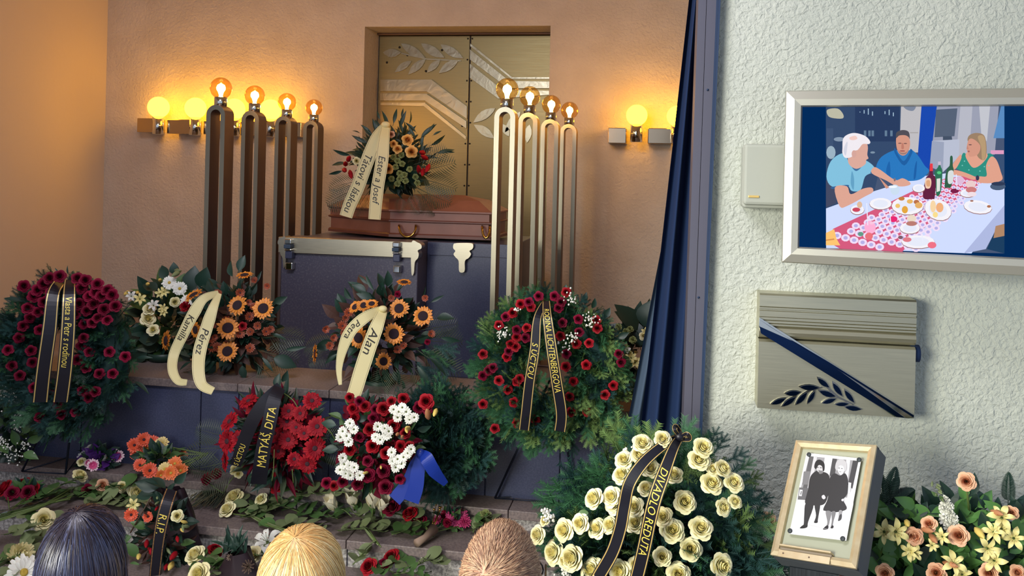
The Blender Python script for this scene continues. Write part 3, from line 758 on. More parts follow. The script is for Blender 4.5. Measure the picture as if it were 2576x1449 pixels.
SCRK = emission('screen_black', (4,44,92), .85)
scr = put('screen', MB().box((tb,tb,-.03),(TW-tb,TH-tb,-.002)).mesh('screen', SCRK), tv, TM)
# the picture shown on the screen: flat coloured shapes, measured on an enlarged view
TMi = TM.inverted(); tp0 = TM @ Vector((0,0,-.002))
def tvp(x, y):
    q = TMi @ hit(2060+x*.27602, 240+y*.27605, tp0, tvn)
    return (min(max(q.x, tb), TW-tb), min(max(q.y, tb+.0005), TH-tb-.0005))
PIC = MB(); PCOL = []; pk = [0]
def shp(col, pts, smooth=True, e=.9):
    key = (tuple(col), e)
    if key not in PCOL: PCOL.append(key)
    P = [Vector((x,y,0)) for x,y in pts]
    if smooth and len(P) > 3: P = spline(P, 4, True)
    pk[0] += 1; z = .00005*pk[0]
    vs = []
    for p in P:
        q = tvp(p.x, p.y); vs.append((q[0], q[1], z))
    PIC.add(vs, [tuple(range(len(vs)))[::-1]], PCOL.index(key))
def ell(col, cx, cy, rx, ry, rot=0, n=14):
    r_ = math.radians(rot)
    shp(col, [(cx+rx*math.cos(a)*math.cos(r_)-ry*math.sin(a)*math.sin(r_), cy+rx*math.cos(a)*math.sin(r_)+ry*math.sin(a)*math.cos(r_)) for a in [2*math.pi*k/n for k in range(n)]], False)
rect = lambda c,x0,y0,x1,y1: shp(c, [(x0,y0),(x1,y0),(x1,y1),(x0,y1)], False)
rect((70,84,112), 65,60,1690,1440)
shp((52,72,104), [(65,90),(750,85),(740,560),(560,640),(500,900),(65,1100)], False)          # dark cabinet
rect((40,58,92), 330,100,735,420); rect((60,80,112), 70,300,130,560)
for x in range(370,700,38):
    if not 520 < x < 580: rect((150,176,196), x,118+(x*7)%40,x+9,150+(x*5)%45)
shp((182,180,160), [(78,130),(170,120),(220,170),(215,210),(120,205),(80,180)])
for x in (410,450,480,600,650): rect((96,120,144), x,320,x+22,372); 
ell((150,172,188),110,520,42,60); ell((126,144,166),185,400,50,20); ell((120,140,160),490,520,22,10)
shp((184,182,186), [(748,82),(935,82),(905,520),(735,520)], False); rect((164,160,160),830,335,905,345)
shp((120,130,150), [(775,95),(880,92),(860,140),(800,130)]); 
shp((26,70,168), [(935,90),(1075,88),(1000,700),(900,560)], False)                            # blue door
shp((150,154,172), [(1075,88),(1640,80),(1600,560),(1260,640),(1010,640)], False)             # pale room beyond
shp((176,178,190), [(1290,82),(1400,82),(1370,540),(1250,560)], False); shp((188,190,198), [(1460,82),(1560,80),(1530,420),(1480,360)], False)
shp((82,94,114), [(1068,130),(1262,118),(1235,372),(1052,382)], False); shp((66,78,98), [(1130,372),(1210,372),(1215,405),(1130,408)], False)
shp((178,184,202), [(1030,415),(1280,400),(1275,560),(1130,700),(1010,650)], False); shp((150,158,180), [(1030,415),(1140,425),(1130,700),(1010,650)], False)
shp((86,134,186), [(1660,80),(1690,80),(1690,390),(1590,390)], False); shp((56,78,112), [(1560,540),(1690,540),(1690,720),(1610,740)], False); rect((214,150,186),1565,500,1685,535)
# table with white cloth and patterned runner
TABLE = [(65,1030),(480,880),(640,830),(960,735),(1240,700),(1690,800),(1690,1010),(1390,1440),(65,1440)]
shp((200,212,246), TABLE, False)
shp((168,178,216), [(1690,1000),(1690,1180),(1600,1250),(1520,1400),(1320,1440)], False)
shp((28,60,92), [(1690,1170),(1620,1200),(1530,1400),(1690,1440)], False); shp((170,130,100), [(1610,1190),(1690,1170),(1690,1280),(1590,1300)], False)
RUN = [Vector(p) for p in ((60,1330),(1000,800),(1480,740),(700,1440))]
shp((206,88,122), [(190,1440),(75,1330),(130,1215),(420,1080),(860,870),(1140,760),(1420,720),(1480,800),(1310,900),(1130,1060),(900,1260),(760,1440)], False)
def runner(u, v):                                   # u across, v along from near to far
    a = Vector((60,1300)).lerp(Vector((1180,735)), v**.8); b = Vector((800,1500)).lerp(Vector((1490,790)), v**.8)
    return a.lerp(b, u)
for j in range(17):
    v = (j+.5)/17
    for i in range(9):
        u = (i+.5+(.5 if j%2 else 0))/9.2
        if u > 1: continue
        p = runner(u, v); s = 42*(1-.62*v)
        if p.y > 1395: continue
        ell((232,214,238), p.x, p.y, s, s*.82, 0, 10); ell((176,170,222), p.x, p.y, s*.5, s*.42, 0, 8)
# man in the middle, blue jumper
SKIN1, SKIN2, SKIN3 = (214,160,142), (204,146,126), (216,156,134)
shp((42,116,184), [(520,650),(570,560),(690,500),(760,520),(840,500),(900,550),(960,640),(1000,690),(930,760),(830,780),(640,770),(540,720)])
shp((32,92,156), [(690,480),(720,540),(770,600),(820,530),(830,490),(850,520),(775,640),(690,530)])
shp((32,96,164), [(640,600),(650,700),(640,760),(610,690)]); shp((30,92,160), [(890,600),(880,740),(860,760),(870,650)])
shp(SKIN2, [(705,380),(740,365),(800,370),(825,410),(825,470),(800,530),(760,550),(720,520),(702,450)])
shp((78,76,84), [(702,390),(705,340),(760,318),(815,335),(825,400),(812,380),(780,365),(730,368)])
ell((120,84,80),735,438,16,5); ell((120,84,80),785,440,16,5); shp((184,120,104), [(752,440),(766,440),(772,485),(750,488)]); ell((150,84,82),758,508,26,6); shp((150,120,116), [(712,490),(740,535),(790,535),(812,490),(790,520),(740,520)])
# man on the left, white hair, light blue polo shirt
shp((66,72,96), [(65,780),(140,700),(160,980),(65,1020)], False)
shp((126,186,214), [(70,740),(110,600),(210,530),(300,560),(420,590),(500,650),(490,700),(420,740),(380,860),(300,870),(255,820),(120,830)])
shp((60,106,150), [(250,560),(290,640),(340,690),(400,640),(430,600),(380,650),(330,660),(270,560)])
shp((52,96,146), [(115,835),(255,815),(262,832),(135,852)]); shp((52,96,146), [(470,700),(500,655),(506,668),(482,715)]); shp((96,156,190), [(300,690),(320,760),(315,860),(290,800)])
shp(SKIN1, [(145,840),(255,828),(290,900),(400,850),(480,840),(490,880),(420,920),(260,1005),(190,1010)])
shp(SKIN1, [(500,655),(560,680),(690,770),(760,755),(825,790),(825,815),(760,830),(690,820),(610,775),(480,710)])
shp(SKIN2, [(545,745),(640,840),(610,850)]); ell((120,110,120),688,768,9,16)
shp((212,164,150), [(270,520),(300,470),(420,440),(445,470),(440,540),(450,575),(430,590),(420,630),(340,670),(270,620)])
shp((232,226,232), [(215,480),(220,400),(260,360),(330,345),(420,372),(465,420),(455,445),(400,445),(370,480),(350,500),(320,510),(300,560),(240,570),(215,530)])
ell((206,160,150),320,535,22,34); shp((232,196,188), [(280,385),(330,370),(350,395),(320,410),(285,405)]); shp((206,206,218), [(225,500),(250,430),(262,440),(245,550)])
# woman on the right, green top
shp((46,138,124), [(1240,650),(1290,560),(1320,525),(1400,590),(1540,530),(1590,570),(1570,650),(1530,730),(1420,740),(1290,690)])
shp(SKIN3, [(1330,540),(1350,600),(1400,660),(1470,630),(1530,550),(1480,500),(1380,500)])
shp(SKIN3, [(1560,560),(1610,590),(1650,700),(1660,770),(1560,800),(1440,790),(1450,740),(1520,735),(1515,640)])
shp(SKIN3, [(1285,540),(1290,580),(1240,670),(1200,660),(1240,590)]); shp(SKIN3, [(1210,680),(1300,695),(1420,745),(1400,770),(1310,740),(1215,720)])
ell((54,58,84),1438,752,16,24)
shp((150,124,100), [(1350,420),(1360,370),(1420,345),(1490,360),(1515,420),(1520,520),(1500,590),(1440,560),(1400,440)])
shp((176,148,112), [(1440,380),(1490,370),(1512,440),(1510,560),(1480,590),(1470,470)])
shp(SKIN2, [(1352,420),(1380,395),(1430,420),(1465,470),(1440,540),(1370,560),(1350,520),(1340,485)])
ell((110,80,80),1372,452,15,5); ell((160,96,90),1358,512,10,8); shp((188,128,112), [(1345,455),(1338,490),(1358,492)])
for x,y in ((1320,600),(1360,680),(1460,690),(1500,650),(1540,640),(1300,640)): ell((130,200,190),x,y,6,5)
# bottles
shp((96,34,64), [(968,760),(1000,720),(1005,640),(1030,640),(1035,720),(1062,760),(1050,930),(1030,942),(945,930)]); shp((224,60,70), [(1005,690),(1008,622),(1032,622),(1034,690)], False)
shp((232,196,170), [(965,765),(1010,755),(1020,800),(1005,845),(968,840)]); shp((214,160,120), [(975,780),(1005,775),(1008,825),(978,825)])
shp((46,110,84), [(1048,700),(1082,650),(1086,610),(1100,610),(1105,650),(1120,700),(1105,880),(1065,910),(1058,760)]); ell((80,190,120),1090,705,20,14); rect((190,180,200),1080,604,1106,636); shp((214,218,212), [(1068,760),(1102,755),(1098,870),(1068,880)], False)
shp((50,92,70), [(1155,690),(1185,640),(1190,560),(1212,560),(1214,640),(1222,690),(1200,830),(1165,840),(1140,830)]); shp((208,214,214), [(1172,700),(1218,690),(1214,790),(1172,800)])
# plates, cups and glasses
def plate(cx, cy, rx, ry, rot=0):
    ell((150,110,110),cx,cy+4,rx+3,ry+3,rot); ell((236,234,240),cx,cy,rx,ry,rot); ell((222,226,240),cx,cy,rx*.68,ry*.68,rot)
plate(805,1005,145,80); plate(1080,1040,125,92,22); plate(1440,1015,128,60,8); plate(560,985,100,52); plate(825,1205,92,52); plate(350,1040,62,42); plate(1350,890,70,36); plate(905,845,56,36); plate(900,1330,150,60)
for x,y,a,b,c in ((750,940,28,18,(190,120,60)),(825,965,28,20,(224,176,96)),(885,970,26,20,(180,110,70)),(905,1000,34,28,(222,170,100)),(780,1040,28,34,(220,160,60)),(715,1005,22,20,(230,190,110)),(1035,1010,26,55,(238,206,160)),(1095,1020,34,44,(232,170,120)),(1055,1085,24,26,(240,214,140)),
                  (1385,960,16,8,(160,110,90)),(1540,1010,18,12,(170,110,80)),(340,1040,36,20,(196,70,90)),(370,995,24,30,(216,180,150)),(675,1125,38,28,(224,40,110)),(840,1120,42,34,(226,210,190)),(840,1165,50,22,(180,120,110)),(690,860,42,48,(196,214,232)),(670,832,40,12,(232,238,246)),(1230,870,38,22,(120,30,70)),
                  (1375,810,46,36,(226,196,196)),(1380,860,50,28,(196,120,120)),(1385,900,42,22,(232,214,220)),(465,1200,52,60,(244,170,206)),(455,1280,36,34,(226,110,120)),(480,1160,22,14,(240,190,214)),(1620,830,70,34,(72,90,116)),(1625,805,64,18,(46,58,84)),
                  (1025,1360,40,30,(230,110,130)),(800,1310,40,22,(216,120,130)),(380,1260,26,20,(96,150,130)),(740,1290,22,16,(120,90,100)),(1275,775,42,38,(214,180,210))):
    ell(c,x,y,a,b)
shp((244,190,110), [(65,1250),(140,1215),(160,1300),(195,1362),(65,1362)], False); shp((206,140,80), [(65,1310),(140,1300),(142,1312),(65,1322)], False)
for x0,y0,x1,y1 in ((430,980,440,1180),(640,1050,648,1180),(1240,720,1248,860),(930,1260,940,1340)): shp((226,228,244), [(x0,y0),(x0+8,y0),(x1+8,y1),(x1,y1)], False)
put('screen_picture', PIC.mesh('screen_picture', [emission('pic_%d_%d_%d' % c, c, .95) for c, e in PCOL]), scr, TM @ Matrix.Translation((0,0,-.002)))

# ------------------------------------------------------------------ loudspeaker behind the television
sp0, sp1 = at(1868,515,YW-.12), at(1985,363,YW-.12)
spk = thing('loudspeaker', 'small pale grey wall loudspeaker half hidden behind the television', 'loudspeaker', (sp0.x+.08, YW-.06, sp0.z))
SPK = mat('speaker_grey', (184,188,174), .7)
put('cabinet', MB().bbox((sp0.x,YW-.10,sp0.z-.012),(sp1.x,YW,sp1.z),.012).mesh('cabinet', SPK), spk)
put('grille', MB().bbox((sp0.x+.001,YW-.122,sp0.z),(sp1.x-.001,YW-.098,sp1.z-.001),.012).mesh('grille', mat('speaker_grille', (178,182,168), .9, bump=(900,.3,.001,1))), spk)
b0 = at(1882,497,YW-.123); put('badge', MB().bbox((b0.x,YW-.126,b0.z),(b0.x+.038,YW-.12,b0.z+.008),.002).mesh('badge', GOLD_R), spk)

# ------------------------------------------------------------------ metal wall box with a diagonal band and laurel
PLQ = brushed('plaque_metal', (188,184,158), .34, (1.2,1,70), .1, .78); PLQD = mat('plaque_dark', (22,44,78), .12, .9); PLQB = mat('plaque_bright', (216,214,200), .12, 1.)
py0 = YW-.10
pa, pb, pc = at(1905,1026,py0), at(2300,1047,py0), at(1910,738,py0)
PW, PH = (pb-pa).length, (pc.z-pa.z)
PMx = Matrix.Translation((pa.x, py0, pa.z))             # local x right, z up, y into the wall
plq = thing('wall_box', 'brushed metal wall box with diagonal band and laurel sprig below the television', 'wall box', (pa.x+PW/2, YW, pa.z))
pq = lambda x, y: ((1860+x*.2484), (720+y*.2484))
def pl(x, y):
    p = at(*pq(x,y), py0); return (p.x-pa.x, p.z-pa.z)
def side(name, prof, m):
    mb = MB(); fr = [(0, y, z) for y, z in prof]; mb.prism(fr, (PW,0,0)); return put(name, mb.mesh(name, m), plq, PMx)
hz = lambda k: PH*(1-k)
side('lower_panel', [(.0,0),(.0,hz(.42)),(.012,hz(.40)),(.10,hz(.40)),(.10,0)], PLQ)
prof = [(.028,hz(.395)),(.012,hz(.385)),(.0,hz(.36)),(-.004,hz(.33)),(.0,hz(.30)),(.012,hz(.285)),(.10,hz(.285)),(.10,hz(.395))]
side('rounded_moulding', prof, PLQ)
side('grooved_panel', [(.006,hz(.285)),(.0,hz(.275)),(.0,hz(.262)),(.006,hz(.258)),(.0,hz(.253)),(.0,hz(.235)),(.005,hz(.231)),(.0,hz(.226)),(.0,hz(.205)),(.004,hz(.202)),(.0,hz(.199)),
     (.0,hz(.15)),(.006,hz(.146)),(.006,hz(.136)),(0,hz(.132)),(0,hz(.118)),(.005,hz(.114)),(.0,hz(.11)),(.004,0.985*PH),(.012,PH),(.10,PH),(.10,hz(.285))], PLQ)
def pflat(name, pts, y, th, m, sm=False):
    P = [Vector((a, y, b)) for a, b in (pl(*q) for q in pts)]
    if sm: P = spline(P, 4, True)
    return put(name, MB().prism([p+Vector((0,-th,0)) for p in P], (0,th,0)).mesh(name, m), plq, PMx)
pflat('diagonal_band', [(196,385),(215,440),(1560,1312),(1700,1330),(1745,1326),(1760,1300),(200,312)], -.0, .012, PLQB)
pflat('band_inlay', [(198,400),(215,470),(1580,1312),(1668,1322),(1040,870),(560,560)], -.012, .003, PLQD)
pflat('band_inlay', [(205,335),(300,400),(1752,1320),(1756,1296),(900,760),(460,500)], -.012, .003, PLQD)
for a, b, w_ in (((310,1190),(480,1120),32),((420,1215),(580,1100),32),((450,1080),(630,1065),36),((560,1200),(690,1050),34),((595,1010),(820,1020),38),((680,1190),(765,1040),28),
                 ((780,910),(915,1030),34),((790,1045),(985,1115),38),((935,955),(1045,1120),34),((825,1180),(985,1125),30),((955,1190),(1115,1180),26),((1055,1030),(1165,1185),32),((1050,1210),(1245,1240),34)):
    big = lf(a,b,w_); cxm, cym = (a[0]+b[0])/2, (a[1]+b[1])/2
    o = pflat('laurel_leaf', big, 0, .006, PLQB)
    sm_ = [(cxm+(x-cxm)*.84+2, cym+(y-cym)*.78+4) for x,y in big]
    P = [Vector((u, -.006, v)) for u, v in (pl(*q) for q in sm_)]
    put('leaf_reflection', MB().prism([p+Vector((0,-.002,0)) for p in P], (0,.002,0)).mesh('leaf_reflection', PLQD), o, PMx)  # dark reflection in the leaf cut-outs, painted as a navy plate
pflat('laurel_stem', [(640,1080),(700,1040),(830,1015),(840,1028),(720,1058),(650,1095)], 0, .005, PLQB)
pflat('laurel_stem', [(880,1000),(1000,1110),(1160,1190),(1150,1200),(980,1125),(870,1015)], 0, .005, PLQB)
put('cylinder_knob', MB().lathe([(.03,-.01),(.03,.02)],20).mesh('cylinder_knob', NAVY), plq, Matrix.Translation((pa.x+PW+.0, YW-.06, pa.z+PH*.535)) @ Matrix.Rotation(math.pi/2,4,'Y'))

# ------------------------------------------------------------------ framed photograph on a metal stand
fBL = at(1938,1395,2.58); fBR = at(2153,1430,2.44); fTL = at(2002,1107,2.797)
FM = frame_at(fBL, fBR-fBL, fTL-fBL); FWd = (fBR-fBL).length; FH = (FM.inverted() @ fTL).y
fn_ = FM.to_3x3() @ Vector((0,0,1)); FMi = FM.inverted()
pic = thing('framed_photograph', 'gilt framed black and white photograph of a walking couple, propped on a stand', 'picture', fBL)
GILT = mat('frame_gilt', (220,204,168), .36, .35, noise=(40,(208,186,146),3,.3,.7))
for m_ in mitre(FWd, FH, .021, .03, [(0,-.007),(0,.0),(.5,.006),(1,.0),(1,-.02)]): put('frame_side', m_.mesh('frame_side', GILT), pic, FM)
put('frame_box', MB().bbox((.0,.0,-.07),(FWd,FH,-.019),.002).box((0,0,-.0192),(.006,FH,-.007)).box((FWd-.006,0,-.0192),(FWd,FH,-.007)).box((0,0,-.0192),(FWd,.006,-.007)).box((0,FH-.006,-.0192),(FWd,FH,-.007)).mesh('frame_box', mat('frame_box', (84,90,94), .6)), pic, FM)
put('passepartout', MB().box((.02,.02,-.018),(FWd-.02,FH-.02,-.012)).mesh('passepartout', mat('passepartout', (168,172,150), .6)), pic, FM)
fp0 = FM @ Vector((0,0,-.012))
def fpt(x, y):
    q = FMi @ hit(1860+x*.27795, 1080+y*.27786, fp0, fn_); return (q.x, q.y)
FP = MB(); FC = []; fk = [0]
def fsh(g, pts, smooth=True):
    c = g if isinstance(g, tuple) else (g, g, int(min(255, g*1.02)))
    if c not in FC: FC.append(c)
    P = [Vector((x,y,0)) for x,y in pts]
    if smooth and len(P) > 3: P = spline(P, 4, True)
    fk[0] += 1; z = .0006+.00004*fk[0]; vs = [(*fpt(p.x,p.y), z) for p in P]
    FP.add(vs, [tuple(range(len(vs)))[::-1]], FC.index(c))
fr_ = lambda g,*p: fsh(g, p, False)
ph = put('photo_print', MB().prism([(*fpt(*q), .0005) for q in ((625,232),(1120,285),(985,1028),(468,965))], (0,0,-.0005)).mesh('photo_print', mat('photo_paper', (238,238,240), .4)), pic, FM)
fr_(150,(650,262),(1095,305),(1010,640),(560,600)); fr_(232,(570,640),(1050,690),(985,1010),(490,950))
fr_(90,(650,262),(690,266),(630,560),(590,560)); fr_(200,(690,268),(720,272),(660,600),(625,600)); fr_(228,(790,275),(860,283),(830,440),(770,420)); fr_(214,(985,296),(1020,300),(985,600),(955,600))
fr_(70,(860,284),(900,288),(880,450),(835,440)); fr_(60,(1045,302),(1095,306),(1040,560),(1000,520)); fr_(120,(600,400),(660,400),(640,520),(585,520)); fr_(235,(1005,500),(1030,505),(1020,600),(1000,598))
fr_(100,(560,545),(640,552),(620,660),(545,655)); fr_(226,(565,565),(590,568),(582,625),(556,622)); fr_(110,(575,578),(584,579),(578,612),(568,610))
fr_(214,(1000,600),(1050,605),(1040,700),(985,690))
# man in a dark coat and trousers
K = 44
fsh(K, [(640,560),(660,450),(715,395),(760,400),(825,430),(835,520),(815,640),(780,700),(700,710),(615,690),(625,620)])
fsh(K, [(618,690),(690,700),(640,860),(632,900),(575,915),(600,880),(605,800)]); fsh(K, [(700,705),(748,695),(735,800),(722,860),(695,862),(712,800)])
fsh(30, [(565,915),(600,885),(635,900),(610,915)]); fsh(30, [(695,855),(725,845),(725,865),(700,868)])
fsh(196, [(712,355),(730,335),(770,350),(772,385),(750,410),(725,400)]); fsh(34, [(695,360),(710,310),(745,295),(785,325),(788,385),(775,400),(765,355),(735,345),(712,380)])
fsh(120, [(735,400),(765,395),(775,415),(745,425)]); fsh(90, [(722,362),(734,362),(734,368),(722,368)]); fsh(90, [(748,365),(762,366),(762,372),(748,371)]); fsh(110, [(732,390),(748,391),(748,395),(732,394)])
# woman in a dark dress
fsh(K, [(835,470),(880,420),(930,440),(975,420),(1000,480),(995,600),(960,660),(990,740),(900,770),(800,760),(778,740),(820,640)])
fsh(128, [(800,765),(850,770),(835,850),(825,890),(800,915),(815,860)]); fsh(120, [(855,770),(890,770),(870,850),(860,900),(845,915),(855,850)]); fsh(150, [(920,760),(950,760),(935,810),(920,850)])
fsh(28, [(775,925),(810,890),(825,900),(815,925)]); fsh(28, [(843,912),(862,890),(872,902),(860,918)]); fsh(60, [(912,850),(925,800),(945,790),(940,835)])
fsh(222, [(905,360),(930,340),(965,360),(965,405),(940,435),(915,410)]); fsh(188, [(885,370),(900,310),(940,290),(985,320),(990,380),(970,405),(960,360),(925,350),(905,395)]); fsh(110, [(915,370),(928,370),(928,376),(915,376)]); fsh(110, [(940,373),(953,374),(953,380),(940,379)]); fsh(140, [(922,402),(940,404),(940,409),(922,407)])
fsh(205, [(765,625),(785,615),(800,640),(785,655),(768,645)]); fsh(205, [(945,655),(965,650),(962,672),(945,670)]); fr_(210,(640,930),(780,905),(640,925)); fr_(205,(640,880),(960,960),(640,885))
FX = MB(); 
put('photo_image', FP.mesh('photo_image', [mat('photo_%d_%d_%d' % c, c, .4) for c in FC]), ph, FM)
for q in ((648,250),(1102,298),(478,940),(955,1012)):
    x, y = fpt(*q); put('magnet', MB().lathe([(.0068,0),(.0068,.003),(.005,.0042)],16).mesh('magnet', mat('magnet_grey', (52,60,62), .5)), pic, FM @ Matrix.Translation((x,y,.0008)))
a0 = fpt(395,1050); a1 = fpt(850,1135)
def bar(name, y0, y1, z0, z1, m):
    put(name, MB().bbox((a0[0]+.002,y0,z0),(a1[0]+.004,y1,z1),.0015).mesh(name, m), pic, FM)
bar('holder_plate', -.004, .016, .006, .009, GILT); bar('holder_ledge', .026, .031, -.01, .012, GILT); bar('holder_ledge', .018, .0255, -.01, .004, mat('holder_shadow', (140,128,108), .5))  # lower ledge bar has the holder's shade painted into its colour
for x in (.018, .095):
    put('screw', MB().lathe([(.0022,0),(.0022,.001)],10).mesh('screw', STEEL_SIDE), pic, FM @ Matrix.Translation((a0[0]+x,.006,.009)))
st = thing('picture_stand', 'dark steel post holding up the framed photograph', 'stand', (fBL.x+.09, 2.62, 0))
p0 = FM @ Vector((a0[0]+.006,-.003,-.06)); p1 = FM @ Vector((a1[0]+.002,-.003,-.06))
mb = MB(); nrm = Vector((0,.02,0))
mb.prism([p0,p1,p1+Vector((.0,.03,-p1.z+.02)),p0+Vector((.0,.03,-p0.z+.02))], (0,.02,0))
put('post', mb.mesh('post', brushed('stand_steel', (110,120,128), .35, (60,1,1))), st)
put('base', MB().bbox((p0.x-.12,p0.y-.12,0),(p1.x+.12,p0.y+.2,.022),.006).mesh('base', STEEL_SIDE), st)
# ------------------------------------------------------------------ mourners seen from behind
def body(name, label, top, head_w, cloth, skin, lean=0):
    """seated figure facing +Y grown from a skeleton, remeshed into one surface; top = crown of the head"""
    x, y, zt = top; s = zt/1.30
    V = [(0,-.02,.50),(0,-.01,.62),(0,.0,.78),(0,.0,.92),(0,.0,1.0),(0,.015,1.07),(0,.02,1.12)]
    Rr = [(.16,.13),(.15,.12),(.16,.12),(.17,.11),(.10,.08),(.055,.055),(.055,.06)]
    E = [(i,i+1) for i in range(6)]
    def chain(a, pts, rad):
        for p, r_ in zip(pts, rad):
            V.append(p); Rr.append((r_,r_)); E.append((a, len(V)-1)); a = len(V)-1
    for sg in (-1,1):
        chain(3, [(sg*.12,0,.955),(sg*.165,-.0,.93),(sg*.185,.02,.80),(sg*.19,.05,.68),(sg*.16,.2,.62),(sg*.10,.33,.60),(sg*.06,.39,.60)], [.075,.06,.05,.042,.036,.027,.034])
        chain(0, [(sg*.10,.03,.50),(sg*.12,.25,.52),(sg*.12,.44,.50),(sg*.12,.45,.28),(sg*.12,.44,.09),(sg*.12,.56,.045)], [.10,.085,.062,.058,.042,.038])
    me = bpy.data.meshes.new('skeleton'); me.from_pydata(V, E, []); me.skin_vertices or me.attributes
    o = bpy.data.objects.new('skeleton', me); COL.objects.link(o)
    md = o.modifiers.new('skin', 'SKIN'); 
    sv = me.skin_vertices[0].data if len(me.skin_vertices) else None
    dg = bpy.context.evaluated_depsgraph_get()
    if sv is None:
        bm = bmesh.new(); bm.from_mesh(me); bm.verts.layers.skin.verify(); bm.to_mesh(me); bm.free(); sv = me.skin_vertices[0].data
    for i, r_ in enumerate(Rr): sv[i].radius = r_
    sv[0].use_root = True
    o.modifiers.new('sub', 'SUBSURF').levels = 2
    dg = bpy.context.evaluated_depsgraph_get(); dg.update(); ev = bpy.data.meshes.new_from_object(o.evaluated_get(dg)); bpy.data.objects.remove(o)
    m = MB(); m.add([v.co.copy() for v in ev.vertices], [tuple(p.vertices) for p in ev.polygons]); bpy.data.meshes.remove(ev)
    # head with face, ears and nose
    hw = head_w/2/s; hc = Vector((0,.035,1.175))
    def head(u, v):
        a = 2*math.pi*u; p = math.pi*(v*.996+.002); z = -math.cos(p); q = math.sin(p)
        fx_ = hw*q*math.cos(a)*(1-.22*max(0,-z-.1)); fy = .098*q*math.sin(a)*(1-.12*max(0,-z)) + (.014*max(0,-z) if math.sin(a) > 0 else -.0)
        return hc+Vector((fx_, fy, z*.123))
    m.grid(head, 28, 20, 0, True, None, True)
    m.tube([hc+Vector((0,.088,.02)), hc+Vector((0,.108,-.018)), hc+Vector((0,.112,-.028)), hc+Vector((0,.09,-.036))], [.008,.012,.014,.006], 8)
    m.sphere(hc+Vector((0,.082,-.105)), (.03,.022,.02), 10, 8); m.tube([hc+Vector((-.024,.09,-.062)), hc+Vector((0,.1,-.06)), hc+Vector((.024,.09,-.062))], [.005,.009,.005], 6)
    for sg in (-1,1):
        m.sphere(hc+Vector((sg*.033,.078,.004)), (.014,.013,.012), 8, 6)
        m.sphere(hc+Vector((sg*(hw+.004),.0,-.012)), (.010,.020,.033), 10, 8); m.sphere(hc+Vector((sg*(hw+.011),-.008,-.004)), (.006,.016,.03), 10, 8)
    # chairless figure: fingers
    for sg in (-1,1):
        for k in range(4):
            b = Vector((sg*.06+(k-1.5)*.018, .40, .60)); m.tube([b, b+Vector((0,.035,.004)), b+Vector((0,.06+.006*(k in (1,2)),-.012))], [.0095,.009,.007], 6)
        b = Vector((sg*.06-sg*.036,.385,.6)); m.tube([b, b+Vector((-sg*.02,.02,.004)), b+Vector((-sg*.024,.045,0))], [.011,.0095,.008], 6)
    raw = m.mesh('person', skin); o = bpy.data.objects.new('raw', raw); COL.objects.link(o)
    rm = o.modifiers.new('r', 'REMESH'); rm.mode = 'VOXEL'; rm.voxel_size = .0065
    sm = o.modifiers.new('s', 'SMOOTH'); sm.iterations = 3; sm.factor = .5
    dg = bpy.context.evaluated_depsgraph_get(); dg.update(); me = bpy.data.meshes.new_from_object(o.evaluated_get(dg)); bpy.data.objects.remove(o)
    me.name = 'person'; me.transform(Matrix.Scale(s, 4))
    me.materials.clear(); me.materials.append(skin); me.materials.append(cloth)
    mi = np.zeros(len(me.polygons), int); cc = np.zeros(len(me.polygons)*3); me.polygons.foreach_get('center', cc); cc = cc.reshape(-1,3)
    mi[(cc[:,2] < 1.03*s) & ~((cc[:,1] > .34*s) & (cc[:,2] > .55*s) & (cc[:,2] < .66*s) & (np.abs(cc[:,0]) < .17*s))] = 1
    me.polygons.foreach_set('material_index', mi.tolist()); me.polygons.foreach_set('use_smooth', [True]*len(mi)); me.update()
    o = put('person', me, None, Matrix.Translation((x, y-.035*s, 0))); tag(o, label, 'person')
    return o, Vector((x, y, 1.175*s)), s
def strands(name, root, mats, n, path, width, segs, weights=None, shift=.0):
    """hair as many fine tapering bands following path(i) -> list of points with surface normals"""
    m = MB()
    for i in range(n):
        pts, nrm = path(i); k = len(pts); vs = []
        for j, p in enumerate(pts):
            T = (pts[min(j+1,k-1)]-pts[max(j-1,0)]).normalized(); side = T.cross(nrm[j]); side = side.normalized() if side.length > 1e-6 else Vector((1,0,0))
            w_ = width*(1-.75*(j/(k-1))**3); vs += [p-side*w_, p+nrm[j]*width*.35, p+side*w_]
        fs = []
        for j in range(k-1): fs += [(3*j,3*j+1,3*j+4,3*j+3),(3*j+1,3*j+2,3*j+5,3*j+4)]
        m.add(vs, fs, random.choices(range(len(mats)), weights)[0], True)
    return put(name, m.mesh(name, mats), root)
def hairm(name, col, rough=.38):
    m = mat(name, col, rough, spec=.6); m.node_tree.nodes['Principled BSDF'].inputs['Anisotropic'].default_value = .4; return m
SKINM = mat('skin', (214,168,146), .5, sss=.15)
